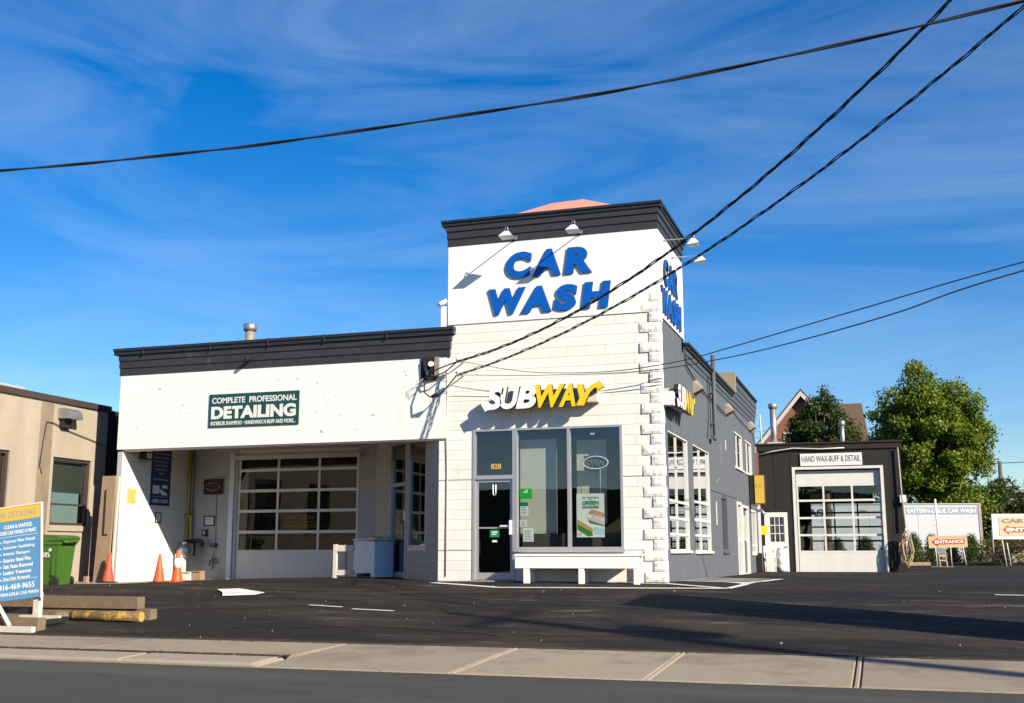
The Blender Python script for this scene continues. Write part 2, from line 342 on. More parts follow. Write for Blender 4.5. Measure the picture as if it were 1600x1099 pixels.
TC = {}
def text_data(s, bold, shear, depth):
    key = (s, bold, shear, depth)
    if key in TC: return TC[key]
    cu = bpy.data.curves.new('t', 'FONT'); cu.body = s; cu.size = 1; cu.offset = bold; cu.shear = shear; cu.extrude = depth; cu.resolution_u = 4
    o = bpy.data.objects.new('t', cu); C.objects.link(o)
    dg = bpy.context.evaluated_depsgraph_get(); dg.update()
    me = bpy.data.meshes.new_from_object(o.evaluated_get(dg))
    v = np.array([tuple(x.co) for x in me.vertices]); f = [tuple(p.vertices) for p in me.polygons]; nz_ = [p.normal.z for p in me.polygons]
    bpy.data.objects.remove(o); bpy.data.curves.remove(cu); bpy.data.meshes.remove(me)
    TC[key] = (v, f, nz_); return TC[key]
def text(name, s, F, u0, u1, v0, v1, w0, w1, mats, parent, bold=.012, shear=0.):
    """lettering stretched to the box u0..u1 x v0..v1, its back at w0 and face at w1"""
    v, f, nz_ = text_data(s, bold, shear, .1)
    lo = v.min(0); hi = v.max(0)
    t = (v-lo)/(hi-lo)
    P = F.O+np.outer(u0+t[:, 0]*(u1-u0), F.U)+np.outer(v0+t[:, 1]*(v1-v0), F.V)+np.outer(w0+t[:, 2]*(w1-w0), F.N)
    if not isinstance(mats, (list, tuple)): mats = [mats]
    me = bpy.data.meshes.new(name); me.from_pydata([tuple(p) for p in P], [], f)
    for m_ in mats: me.materials.append(m_)
    if len(mats) > 1: me.polygons.foreach_set('material_index', [0 if a > .9 else 1 for a in nz_])
    me.update(); return link(name, me, parent)

BC = {}
def block(name, parent, F, u0, u1, v0, v1, w, m_, gu=.0025, gv=.0025):
    key = (round(u1-u0, 3), round(v1-v0, 3), m_.name)
    if key not in BC:
        a, b = (u1-u0)/2-gu, (v1-v0)/2-gv; c = .003; d = .016
        b_ = MB()
        Fl = Frame((0, 0, 0), (1, 0, 0), (0, -1, 0))
        P = Fl.P
        rings = [(a, b, -d), (a, b, -c), (a-c, b-c, 0)]
        for x, y, z in rings: b_.v += [P(-x, -y, z), P(x, -y, z), P(x, y, z), P(-x, y, z)]
        for r_ in range(2):
            for j in range(4):
                j2 = (j+1) % 4; b_.f.append((r_*4+j, r_*4+j2, (r_+1)*4+j2, (r_+1)*4+j)); b_.m.append(0); b_.sm.append(False)
        b_.f.append((8, 9, 10, 11)); b_.m.append(0); b_.sm.append(False)
        BC[key] = b_.mesh(name, m_)
    return link(name, BC[key], parent, F.P((u0+u1)/2, (v0+v1)/2, w), F.rz)
def courses(F, u0, u1, rows, holes, h=.206, Lb=.4, off=0.):
    """yield block rectangles"""
    for k in rows:
        a, b = k*h, (k+1)*h
        iv = [(u0, u1)]
        for H in holes:
            if min(b, H[3])-max(a, H[2]) > .3*h:
                nv = []
                for x, y in iv:
                    if H[1] <= x or H[0] >= y: nv.append((x, y))
                    else:
                        if H[0] > x: nv.append((x, H[0]))
                        if H[1] < y: nv.append((H[1], y))
                iv = nv
        s0 = off+(Lb/2 if k % 2 else 0)
        for x, y in iv:
            cuts = [x]; t = math.floor((x-s0)/Lb)*Lb+s0+Lb
            while t < y-.07:
                if t > x+.07: cuts.append(t)
                t += Lb
            cuts.append(y)
            for c0, c1 in zip(cuts, cuts[1:]):
                if c1-c0 > .02: yield c0, c1, a, b, k

# ------------------------------------------------------------------ ground
YS = -8.88
def gz(x, y):
    b = -.1*min(max((-x-8)/4.7, 0), 1)
    if y > 0 and x > -2: b -= .13*min(max(y/14, 0), 1)*min(1, (x+2)/2)
    if y < 0:
        y0 = 1.5*min(max((-x-8)/3, 0), 1)
        t = min(max((-y-y0)/(-YS-y0), 0), 1); b += (-.52-b)*t
    return b
b = MB()
prof = [(-600, -1.0), (-26, -.9), (-9.2, -1.0), (20, -1.0), (26, -.45), (60, -.36), (2500, -.36)]
for (y0, z0), (y1, z1) in zip(prof, prof[1:]):
    b.quad([(-1500, y0, z0), (1500, y0, z0), (1500, y1, z1), (-1500, y1, z1)])
b.struct('ground', ground_m)
xs = list(np.arange(-40, -14, 2.))+list(np.arange(-14, 12, .5))+list(np.arange(12, 44, 2.)); ys = [YS]+list(np.arange(-8.5, 6, .5))+list(np.arange(6, 47, 2.))
b = MB(); nx = len(xs)
for y in ys:
    for x in xs: b.v.append((x, y, gz(x, y)+.006*math.sin(x*1.7+y)*math.cos(y*1.3)*(1 if y > YS else 0)))
for j in range(len(ys)-1):
    for i in range(nx-1): b.f.append((j*nx+i, j*nx+i+1, (j+1)*nx+i+1, (j+1)*nx+i)); b.m.append(0); b.sm.append(True)
b.struct('parking_lot', asphalt)
MB().box(-60, 60, -19.6, -11.05, -.9, -.60).struct('road', road_m)
MB().box(-60, 60, -24.5, -19.6, -.9, -.47).struct('near_sidewalk', concrete)
sw = MB().box(-60, 60, -11.04, YS-.005, -.9, -.60).struct('sidewalk', dirt_m)
def slab(name, x0, x1, y0, y1, z0, z1, m_, par, b_=.012):
    mb = MB(); g = .006
    def ring(d, dz): return [(x0+d, y0+d, z0+dz), (x1-d, y0+d, z0+dz), (x1-d, y1-d, z1+dz), (x0+d, y1-d, z1+dz)]
    for rr in (ring(g, -.12), ring(g, -b_), ring(g+b_, 0)): mb.v += rr
    for k in range(2):
        for j in range(4):
            j2 = (j+1) % 4; mb.f.append((k*4+j, k*4+j2, (k+1)*4+j2, (k+1)*4+j)); mb.m.append(0); mb.sm.append(False)
    mb.f.append((8, 9, 10, 11)); mb.m.append(0); mb.sm.append(False)
    return mb.build(name, m_, par)
jo = [-22, -18.5, -15, -11.2, -7.6, -5.2, -2.35, -.12, 1.86, 3.76, 6.2, 8.6, 11, 14, 18, 22]
for a, c_ in zip(jo, jo[1:]):
    if c_ <= -2: slab('paving_slab', a, c_, -10.42, YS-.01, -.535, -.515, concrete, sw)
    else:
        slab('paving_slab', a, c_-.06, -11.03, YS-.01, -.585, -.515, concrete, sw)
        slab('joint_strip', c_-.06, c_, -11.03, YS-.01, -.583, -.513, kerb_m, sw)
for a, c_ in zip([-22, -17, -12, -7.3, -4.1, -2.4], [-17, -12, -7.3, -4.1, -2.4, -.2]):
    if c_ > -2: continue
    slab('kerb_stone', a, c_, -11.04, -10.45, -.55, -.535, kerb_m, sw, .03)
slab('kerb_stone', -2.4, -2.35, -11.04, -10.45, -.57, -.545, kerb_m, sw, .02)
# painted lines on the lot
def line(pts, wd, lab, grp='painted parking lines'):
    mb = MB(); n = len(pts)
    for (x0, y0), (x1, y1) in zip(pts, pts[1:]):
        d = math.hypot(x1-x0, y1-y0); K = max(1, int(d/.25)); nx_, ny_ = -(y1-y0)/d*wd/2, (x1-x0)/d*wd/2
        for i in range(K):
            a = (x0+(x1-x0)*i/K, y0+(y1-y0)*i/K); c = (x0+(x1-x0)*(i+1)/K, y0+(y1-y0)*(i+1)/K)
            mb.quad([(x, y, gz(x, y)+.014) for x, y in ((a[0]-nx_, a[1]-ny_), (c[0]-nx_, c[1]-ny_), (c[0]+nx_, c[1]+ny_), (a[0]+nx_, a[1]+ny_))])
    o = mb.build('painted_line', paint_m); o['kind'] = 'structure'; return o
line([(-4.62, -.55), (-4.0, -.85), (-2.9, -1.45), (1.36, -1.25), (1.55, -.55), (1.75, .9), (1.85, 4.2)], .15, '')
line([(.07, -.35), (1.36, -1.25)], .12, '')
for y in (.4, 1.6, 2.9, 4.2): line([(.12, y+.9), (1.62+.05*y, y-.6)], .32, '')
line([(.1, -.45), (-.9, -.2)], .08, '')
line([(-5.1, -4.8), (-4.36, -5.04)], .07, ''); line([(-4.07, -5.27), (-3.27, -5.45)], .08, '')
line([(5.71, -1.95), (7.5, -2.1)], .09, '')
def crack(pts, wd):
    mb = MB(); P_ = []
    for (x0, y0), (x1, y1) in zip(pts, pts[1:]):
        K = max(2, int(math.hypot(x1-x0, y1-y0)/.12))
        for i in range(K): t_ = i/K; P_.append((x0+(x1-x0)*t_+random.uniform(-.03, .03), y0+(y1-y0)*t_+random.uniform(-.05, .05)))
    for (x0, y0), (x1, y1) in zip(P_, P_[1:]):
        w_ = wd*random.uniform(.4, 1.3)
        mb.quad([(x0, y0-w_, gz(x0, y0)+.012), (x1, y1-w_, gz(x1, y1)+.012), (x1, y1+w_, gz(x1, y1)+.012), (x0, y0+w_, gz(x0, y0)+.012)])
    o = mb.build('asphalt_crack', mat('tar_filled_crack', (.003, .003, .003), .7)); o['kind'] = 'structure'
crack([(2.1, -5.9), (3.2, -6.3), (4.4, -6.4), (6.5, -7.0)], .02); crack([(-4.8, -7.7), (-2.6, -7.2), (-.6, -7.9), (1.2, -7.6)], .022)
crack([(-6, -4.2), (-3.6, -3.6), (-2.2, -4.4), (-1.2, -4.1), (.6, -4.6)], .03); crack([(-2.6, -7.2), (-2.2, -5.8), (-2.9, -4.4)], .02)
slabs = MB(); pts = [(-13.9, -.95), (-13.3, -.85), (-11.9, -.75), (-10.2, 1.9), (-10.2, 2.7), (-13.9, 2.7)]
slabs.prism(Frame((0, 0, -.16), (1, 0, 0), (0, 0, 1)), [(0, 0)], 0, 0) if False else None
k = len(slabs.v); slabs.v += [(x, y, -.085) for x, y in pts]+[(x, y, -.3) for x, y in pts]
slabs.f.append(tuple(range(6))); slabs.m.append(0); slabs.sm.append(False)
for i in range(6):
    j = (i+1) % 6; slabs.f.append((i, 6+i, 6+j, j)); slabs.m.append(0); slabs.sm.append(False)
slabs.struct('concrete_apron', kerb_m)
# small grit and litter
mb = MB()
for i in range(60):
    x = rng.uniform(-12, 8); y = rng.uniform(-8.7, -1.0); r_ = rng.uniform(.003, .007) if i % 15 else rng.uniform(.010, .018); z = gz(x, y)
    mb.quad([(x-r_, y-r_, z+.01), (x+r_, y-r_*.7, z+.012), (x+r_*.8, y+r_, z+.012), (x-r_, y+r_*.6, z+.01)]); mb.quad([(x-r_, y-r_, z), (x+r_, y-r_*.7, z), (x+r_, y-r_*.7, z+.02), (x-r_, y-r_, z+.02)])
o = mb.build('gravel', kerb_m); o['kind'] = 'stuff'
mb = MB()
for i in range(3500):
    u = rng.uniform(-17, -2.3); y = -10.435+rng.normal(0, .022); r_ = rng.uniform(.006, .014)
    mb.quad([(u-r_*1.6, y-r_, -.530), (u+r_*1.6, y-r_, -.530), (u+r_, y+r_, -.524+r_*.4), (u-r_, y+r_, -.526+r_*.4)])
for i in range(2200):
    u = rng.uniform(-16, 7); y = YS+rng.normal(0, .025); r_ = rng.uniform(.006, .022)
    mb.quad([(u-r_*1.6, y-r_, -.512), (u+r_*1.6, y-r_, -.512), (u+r_, y+r_, -.506+r_*.4), (u-r_, y+r_, -.508+r_*.4)])
o = mb.build('dirt_crumbs', dirt_m); o['kind'] = 'stuff'

# ------------------------------------------------------------------ main building
bld = thing('commercial_building', 'long car wash building with white block corner tower, low white wing and grey side wall', 'building', (-6, 0, 0))
H_T = [(-3.96, -3.03, -.3, 3.09), (-3.03, -.79, .618, 3.09)]
tw = MB().panel(FRONT, -4.72, 0, -.3, 2.93, -.2, -.007, H_T).panel(FRONT, -4.53, 0, 2.935, 7.3, -.2, -.007, H_T).build('tower_wall', white_joint, bld)
n_ = 0
for a, c_, v0, v1, k in courses(FRONT, -4.72, -.02, range(-1, 14), H_T, off=.1): block('block', tw, FRONT, a, c_, v0, v1, 0, white_block, gv=.0025)
for v in (.618, 2.06):
    for a, c_ in ((-4.72, -3.965), (-.78, -.37)): MB().fbox(FRONT, a, c_, v-.009, v+.009, -.004, .0025).build('control_joint', mat('dark_joint_filler', (.2, .18, .15), .9), tw)  # joint strips darker than the block paint, along two courses
for a, c_, v0, v1, k in courses(FRONT, -4.53, -.02, range(14, 26), H_T, off=.1): block('block', tw, FRONT, a, c_, v0, v1, 0, white_block)
# split-face corner blocks
QM = {}
def quoin(long, var):
    if (long, var) in QM: return QM[(long, var)]
    a = -.37 if long else -.185; b_ = .06; h = .0985; nu = 7 if long else 4; nv = 4; mb = MB(); rr = random.Random(var*7+long)
    grid = []
    for j in range(nv+1):
        for i in range(nu+1):
            e = (i in (0, nu) or j in (0, nv)); w_ = .022+rr.uniform(-.004, .004) if e else .036+rr.uniform(-.006, .007)
            mb.v.append((a+(b_-a)*i/nu, -w_, -h+2*h*j/nv))
    for j in range(nv):
        for i in range(nu):
            p = j*(nu+1)+i; mb.f.append((p, p+1, p+nu+2, p+nu+1)); mb.m.append(0); mb.sm.append(False)
    k0 = len(mb.v)
    ring = [i for i in range(nu+1)]+[(j+1)*(nu+1)-1 for j in range(1, nv+1)]+[nv*(nu+1)+i for i in range(nu-1, -1, -1)]+[j*(nu+1) for j in range(nv-1, 0, -1)]
    for r_ in ring: x, y, z = mb.v[r_]; mb.v.append((x, .14 if x > 0 else .0, z))
    for i in range(len(ring)):
        j = (i+1) % len(ring); mb.f.append((ring[i], k0+i, k0+j, ring[j])); mb.m.append(0); mb.sm.append(False)
    QM[(long, var)] = mb.mesh('corner_block', white_quoin); return QM[(long, var)]
for k in range(28):
    link('corner_block', quoin(k % 2 == 0, (k*5) % 6), tw, (random.uniform(-.012, .008), random.uniform(-.008, .008), k*.206+.1))
# upper sign boards on tower
ub = MB().fbox(FRONT, -4.53, 0, 5.356, 5.4, -.006, .0).build('tower_upper_wall', white_board, bld)
for a, c_ in ((-4.53, -2.2905), (-2.2895, -1.1705), (-1.1695, .03)): MB().fbox(FRONT, a, c_, 5.36, 7.12, -.006, .022).build('panel', white_board, ub)
MB().fbox(SIDE, 0, 3.0, 5.30, 7.12, 0, .03).build('panel', white_board, ub)
MB().box(-4.7, -4.53, .0, .25, 4.9, 5.78).build('tower_side_pier', white_panel, bld)
# fascias
def fascia(name, x0, x1, z0, steps, right_end=None, left=True, cap=None):
    r_ = MB().fbox(FRONT, x0, x1, z0, z0+.02, -.2, .012).build(name, charcoal, bld)
    z = z0
    for hgt, w_ in steps:
        mb = MB().fbox(FRONT, x0-w_*.6, x1+w_, z, z+hgt-.006, -.05, w_)
        if right_end: mb.fbox(SIDE, .0501, right_end+w_*.5, z, z+hgt-.006, -.05, w_)
        if left and right_end: mb.box(x0-w_*.6, x0+.05, .0501, right_end, z, z+hgt-.006)
        mb.build('fascia_board', charcoal, r_); z += hgt
    hgt, w_ = cap
    mb = MB().fbox(FRONT, x0-w_, x1+w_, z, z+hgt*.6, -.1, w_-.03).fbox(FRONT, x0-w_-.01, x1+w_+.01, z+hgt*.6, z+hgt, -.25, w_)
    if right_end:
        mb.fbox(SIDE, .101, right_end+w_, z, z+hgt*.6, -.1, w_-.03).fbox(SIDE, .251, right_end+w_+.01, z+hgt*.6, z+hgt, -.25, w_+.01)
        mb.box(x0-w_, x0+.1, .11, right_end, z, z+hgt*.6); mb.box(x0-w_-.01, x0+.2, .26, right_end, z+hgt*.6, z+hgt)
    mb.build('coping', charcoal_cap, r_); return r_
fascia('tower_fascia', -4.53, 0, 7.08, [(.17, .03), (.16, .05), (.12, .075)], 3.0, True, (.12, .13))
wf = fascia('wing_fascia', -12.74, -4.53, 4.67, [(.17, .06), (.17, .08), (.14, .10)], None, True, (.15, .17))
for x in (-12.1, -10.3, -8.8, -7.4, -5.9): MB().fbox(FRONT, x, x+.02, 5.14, 5.31, .1, .18).build('coping_joint', charcoal, wf)
MB().tube([(-9.28, -.1, 4.86), (-9.28, -.28, 4.86)], .045, 10).build('vent_pipe', dark_metal, bld)
# tower roof
MB().box(-4.5, -.03, .2, 2.95, 7.3, 7.45).build('tower_roof_deck', charcoal, bld)
mb = MB(); A, B_, Cc, D_ = (-4.3, .3, 7.55), (-.2, .3, 7.55), (-.2, 2.8, 7.55), (-4.3, 2.8, 7.55); E1, E2 = (-2.62, 1.5, 8.34), (-1.9, 1.5, 8.36)
mb.quad([A, B_, E2, E1]).quad([B_, Cc, E2]).quad([Cc, D_, E1, E2]).quad([D_, A, E1]).quad([D_, Cc, B_, A]).build('hipped_roof', salmon, bld)
# tower other walls
MB().box(-4.53, 0, 2.8, 3.0, 5.0, 7.3).build('tower_rear_wall', grey_wall, bld)
MB().box(-4.53, -4.33, .21, 2.79, 4.95, 7.3).build('tower_left_wall', white_panel, bld)
# side wall
HS = [(.75, 3.25, .6, 3.04), (3.95, 6.6, .58, 3.04), (8.7, 9.8, .56, 2.06), (12.0, 13.05, -.3, 2.03), (13.3, 14.9, -.3, 1.98), (15.85, 17.6, .48, 1.93), (12.05, 14.1, 3.06, 4.15), (14.85, 16.8, 3.06, 4.15)]
sw_ = MB().panel(SIDE, .001, 18, -.3, 4.86, -.25, 0, HS).panel(SIDE, .001, 3.0, 4.861, 7.3, -.2, 0).build('side_wall', grey_wall, bld)
MB().fbox(SIDE, 6.8, 12.0, 2.10, 2.125, 0, .014).fbox(SIDE, 14.95, 18, 2.1, 2.125, 0, .014).build('ledge', grey_trim, sw_)
def sfascia(u0, u1, z0, n, hgt, cap):
    r_ = MB().fbox(SIDE, u0, u1, z0, z0+n*hgt, -.25, .012).build('side_parapet', grey_wall, bld)
    for k in range(n): MB().fbox(SIDE, u0+.002, u1+.002, z0+k*hgt+.004, z0+(k+1)*hgt-.008, .0, .02+.02*k).build('fascia_board', grey_trim, r_)
    MB().fbox(SIDE, u0, u1, z0+n*hgt, z0+n*hgt+cap*.55, -.27, .09).fbox(SIDE, u0-.02, u1+.03, z0+n*hgt+cap*.55, z0+n*hgt+cap, -.3, .14).build('coping', charcoal_cap, r_)
sfascia(3.02, 11.6, 4.862, 2, .13, .12)
sfascia(11.62, 18.0, 4.863, 5, .155, .16)
MB().box(-.6, .16, 11.45, 11.61, 5.22, 5.83).build('parapet_end', mat('tan_flashing', (.30, .24, .15), .6, noise=(6, .1)), bld)
MB().fbox(SIDE, 7.55, 7.70, 1.25, 1.85, 0, .004).build('paint_patch', oldwhite, sw_); MB().fbox(SIDE, 9.85, 10.0, 3.38, 3.66, 0, .004).build('paint_patch', oldwhite, sw_)
MB().fbox(SIDE, 8.8, 8.95, 2.9, 3.5, 0, .003).build('paint_patch', mat('pale_grey_patch', (.17, .18, .19), .8), sw_); MB().prism(SIDE, [(7.6, 2.32), (8.5, 2.5), (8.5, 2.54), (7.6, 2.36)], 0, .003).build('paint_patch', MATS['pale_grey_patch'], sw_)
# wing
wp = MB().fbox(FRONT, -12.74, -4.54, 2.90, 4.68, -.2, -.0).build('wing_front_wall', white_panel, bld)
for a, c_ in ((-12.74, -10.42), (-10.418, -7.98), (-7.978, -5.54), (-5.538, -4.535)): MB().fbox(FRONT, a, c_, 2.935, 4.675, .0, .045).build('plywood_sheet', white_panel, wp)
mb = MB(); rr = random.Random(11)
for k in range(46):
    u, v, l_ = rr.uniform(-12.4, -4.8), rr.uniform(3.0, 4.6), rr.uniform(.02, .13)
    if -10.4 < u < -7.9 and 3.25 < v < 4.2: continue
    mb.prism(FRONT, [(u, v), (u+l_, v+rr.uniform(-.02, .02)), (u+l_*.8, v+rr.uniform(.008, .03)), (u+l_*.3, v+rr.uniform(.005, .025))], .0452, .0475)
o = mb.build('paint_chips', mat('chipped_paint', (.38, .34, .28), .9), wp); o['kind'] = 'stuff'
MB().fbox(FRONT, -12.74, -4.54, 4.68, 5.30, -.2, 0).build('wing_parapet', charcoal, bld)
rl = MB().box(-12.74, -12.61, .0, 2.9, -.3, 3.36).build('recess_left_wall', recess_shade_white, bld)
mb = MB()
for a, c_, v0, v1, k in courses(RECL, .0, 2.7, range(-1, 16), [], off=.15):
    mb.fbox(RECL, a+.004, c_-.004, v0+.004, v1-.004, -.012, .0)
o = mb.build('block_courses', white_block, rl); o['kind'] = 'stuff'
HB = [(-11.2, -7.88, -.3, 3.02)]
rb = MB().panel(BACKW, -12.6, -7.42, -.3, 3.36, -.2, -.007, HB).build('recess_back_wall', white_joint, bld)
for a, c_, v0, v1, k in courses(BACKW, -12.59, -7.42, range(-1, 16), HB, off=.0): block('block', rb, BACKW, a, c_, v0, v1, 0, recess_shade_white)
HA = [(1.0, 2.02, -.3, 3.06), (2.12, 3.14, .68, 3.02)]
an = MB().panel(ANG, 0, 3.81, -.3, 3.35, -.15, -.007, HA).build('angled_entrance_wall', white_joint, bld)
mb = MB()
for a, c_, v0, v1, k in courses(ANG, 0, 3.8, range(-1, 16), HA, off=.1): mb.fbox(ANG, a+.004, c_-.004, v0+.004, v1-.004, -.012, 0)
o = mb.build('block_courses', recess_shade_white, an); o['kind'] = 'stuff'
MB().box(-12.6, -4.54, .02, 4.0, 3.36, 3.40).build('soffit', white_panel, bld)
MB().fbox(BACKW, -11.35, -7.8, 2.85, 2.95, .0, .1).build('door_header', oldwhite, bld)
# body, roof, interior
MB().box(-12.74, -12.6, 2.91, 18, -.3, 4.9).build('left_wall', tar, bld)
MB().box(-12.6, -.26, 17.8, 18, -.3, 5.7).build('rear_wall', tar, bld)
MB().box(-12.59, -.27, 3.05, 17.8, 4.70, 4.85).box(-12.59, -4.72, .21, 3.049, 4.70, 4.85).build('roof', charcoal, bld)
MB().box(-12.59, -.26, 2.95, 17.79, -.2, .02).build('floor', interior_dark, bld)
MB().box(-4.5, -.26, .21, 2.949, -.2, .02).build('shop_floor', interior_dark, bld)
MB().box(-4.5, -.26, .21, 17.7, 3.3, 3.36).build('ceiling', interior, bld)
MB().box(-4.6, -4.5, .21, 17.7, .02, 3.3).build('interior_wall', interior, bld)
MB().box(-4.49, -.27, 6.9, 7.0, .02, 3.3).build('interior_wall', interior, bld)
MB().box(-12.5, -4.61, 9, 9.1, .02, 4.6).build('interior_wall', interior, bld)
MB().box(-11.6, -10.2, 7.5, 8.7, .02, 1.7).box(-9.5, -8.6, 6.5, 7.0, .02, 2.2).build('interior_shelving', interior_dark, bld)
MB().box(-3.02, -2.24, .3, .34, .90, 2.88).build('pale_window_panel', partition_m, bld)
MB().box(-1.84, -1.22, .42, .46, 1.15, 2.85).build('pale_window_panel', partition_m, bld)  # pale board standing in for a beige reflection in the right pane
MB().box(-2.9, -.9, 1.9, 2.5, .02, 1.0).build('shop_counter', interior_dark, bld)
MB().box(-3.0, -.3, .25, .29, .618, .95).build('window_kick_panel', interior_dark, bld)

def pane(F, u0, u1, v0, v1, w, m_, par): return MB().fbox(F, u0, u1, v0, v1, w-.004, w+.004).build('pane', m_, par)
# shop window
win = MB()
for a, c_ in ((-3.03, -2.985), (-1.925, -1.865), (-.835, -.79)): win.fbox(FRONT, a, c_, .68, 3.05, -.1, .02)
win.fbox(FRONT, -3.03, -.79, 3.05, 3.09, -.1, .022).fbox(FRONT, -3.03, -.79, .62, .68, -.1, .022)
win = win.build('shop_window', alu, bld)
MB().fbox(FRONT, -3.04, -.76, .585, .62, -.1, .06).build('sill', alu, win)
pane(FRONT, -2.985, -1.925, .68, 3.05, -.05, g_clear, win); pane(FRONT, -1.865, -.835, .68, 3.05, -.05, g_clear, win)
# shop door
d = MB()
for a, c_ in ((-3.96, -3.90), (-3.09, -3.031)): d.fbox(FRONT, a, c_, 0, 3.05, -.1, .015)
d.fbox(FRONT, -3.9, -3.09, 2.06, 2.14, -.1, .016).fbox(FRONT, -3.96, -3.031, 3.05, 3.09, -.1, .017)
d = d.build('door_frame', alu, bld)
lf = MB().panel(FRONT, -3.9, -3.09, .03, 2.06, -.07, -.02, [(-3.84, -3.15, .17, 2.0)]).fbox(FRONT, -3.84, -3.15, 1.055, 1.085, -.06, -.03).build('door_leaf', alu, d)
pane(FRONT, -3.84, -3.15, .17, 2.0, -.045, g_dark, lf)
MB().fbox(FRONT, -3.15, -3.10, .93, 1.22, -.02, .05).fbox(FRONT, -3.36, -3.15, 1.09, 1.12, -.02, .02).build('handle', whitemetal, lf)
MB().tube([(-3.52, .02, 1.95), (-3.52, .02, 1.76), (-3.49, .02, 1.72), (-3.46, .02, 1.76), (-3.46, .02, 1.95)], .012, 6).build('hanging_hook', whitemetal, lf)
pane(FRONT, -3.9, -3.09, 2.14, 3.05, -.05, g_clear, d)
MB().box(-3.96, -3.03, -.15, .12, -.12, .02).build('door_step', kerb_m, bld)
n8 = thing('house_number', 'gold number 828 on the glass above the shop door', 'number', (-3.46, .04, 2.27))
text('digits', '828', FRONT, -3.57, -3.35, 2.27, 2.38, -.044, -.038, orange_num, n8, .02)
# side windows
def side_window(u0, u1, v0, v1, vs, us, glass, name='side_window', fw_=.032, m_=doorframe_white):
    mb = MB().panel(SIDE, u0, u1, v0, v1, -.12, -.01, [(u0+fw_, u1-fw_, v0+fw_, v1-fw_)])
    wd = mb.build(name, m_, bld)
    uu = [u0+fw_]+list(us)+[u1-fw_]; vv = [v0+fw_]+list(vs)+[v1-fw_]
    mb = MB()
    for u in us: mb.fbox(SIDE, u-.012, u+.012, v0+fw_, v1-fw_, -.09, -.03)
    for v in vs: mb.fbox(SIDE, u0+fw_, u1-fw_, v-.025, v+.025, -.085, -.025)
    if us or vs: mb.build('glazing_bars', m_, wd)
    for a, c_ in zip(uu, uu[1:]):
        for e, g in zip(vv, vv[1:]): pane(SIDE, a, c_, e, g, -.06, glass, wd)
    MB().fbox(SIDE, u0-.04, u1+.04, v0-.05, v0, -.02, .05).build('sill', m_, wd)
    return wd
side_window(.75, 3.25, .6, 3.04, (.94, 1.27, 1.62), (1.9,), g_side)
side_window(3.95, 6.6, .58, 3.04, (.95, 1.30, 1.72), (5.15,), g_side)
side_window(8.7, 9.8, .56, 2.06, (), (9.4,), g_dark, 'narrow_side_window', .07, grey_trim)
side_window(12.05, 14.1, 3.06, 4.15, (), (12.9,), g_side, 'upper_side_window', .05)
side_window(14.85, 16.8, 3.06, 4.15, (), (15.7,), g_side, 'upper_side_window', .05)
side_window(15.85, 17.6, .48, 1.93, (.75,), (16.7,), g_side, 'rear_side_window', .07)
for u0, u1, v1 in ((12.0, 13.05, 2.03), (13.3, 14.9, 1.98)):
    dr = MB().panel(SIDE, u0, u1, -.15, v1, -.15, .03, [(u0+.1, u1-.1, -.1, v1-.08)]).build('side_door', doorframe_white, bld)
    MB().fbox(SIDE, u0+.1, u1-.1, -.1, v1-.08, -.1, -.06).build('door_leaf', grey_trim, dr)
    MB().fbox(SIDE, u0+.25, u1-.3, .9, v1-.3, -.06, -.045).build('pane', g_dark, dr)
    MB().fbox(SIDE, u1-.22, u1-.16, .85, .98, -.06, .0).build('handle', whitemetal, dr)
# garage door of the wing
def garage_door(F, u0, u1, vs, cols, bottom, top, glass, parent, w=-.06, solid_top=None, fwid=.05, m_=doorframe_white):
    g = MB()
    for v in vs: g.fbox(F, u0, u1, v-.035, v+.035, w-.02, w+.02)
    for u in [u0+.03]+cols+[u1-.03]: g.fbox(F, u-.03, u+.03, vs[0]+.035, vs[-1]-.035, w-.018, w+.018)
    gd = g.build('garage_door', m_, parent)
    MB().fbox(F, u0, u1, bottom, vs[0]-.037, w-.02, w+.016).build('bottom_panel', m_, gd)
    if solid_top: MB().fbox(F, u0, u1, vs[-1]+.037, solid_top, w-.02, w+.016).build('top_panel', m_, gd)
    cc = [u0+.06]+cols+[u1-.06]
    for i, (a, c_) in enumerate(zip(cc, cc[1:])):
        for e, k in zip(vs, vs[1:]): pane(F, a+(.03 if i else 0), c_-(.03 if i < len(cc)-2 else 0), e+.035, k-.035, w, glass, gd)
    return gd
gd = garage_door(BACKW, -11.2, -7.88, [.60, 1.07, 1.58, 2.08, 2.59, 3.0], [-10.08, -8.95], -.1, 3.02, g_dirty, bld)
MB().fbox(BACKW, -11.42, -11.29, -.1, 3.02, 0, .03).build('door_jamb', machine_m, bld)
# vestibule glazing
vd = MB()
for a, c_ in ((1.0, 1.07), (1.94, 2.02)): vd.fbox(ANG, a, c_, 0, 3.06, -.1, .01)
vd.fbox(ANG, 1.07, 1.94, 2.05, 2.13, -.1, .009).fbox(ANG, 1.07, 1.94, .02, .14, -.08, -.01).fbox(ANG, 1.07, 1.94, 3.0, 3.06, -.1, .009)
vd = vd.build('entrance_door', alu, bld)
pane(ANG, 1.07, 1.94, .14, 2.05, -.05, g_dark, vd); pane(ANG, 1.07, 1.94, 2.13, 3.0, -.05, g_dark, vd)
MB().fbox(ANG, 1.84, 1.88, .85, 1.2, 0, .05).build('handle', galv, vd)
vw = MB().panel(ANG, 2.12, 3.14, .68, 3.02, -.1, .0, [(2.17, 3.09, .73, 2.97)]).build('entrance_window', alu, bld)
pane(ANG, 2.17, 3.09, .73, 2.97, -.05, g_dark, vw)
MB().fbox(ANG, 1.72, 1.90, 1.28, 1.5, -.045, -.04).build('paper_notice', paper_m, vd)
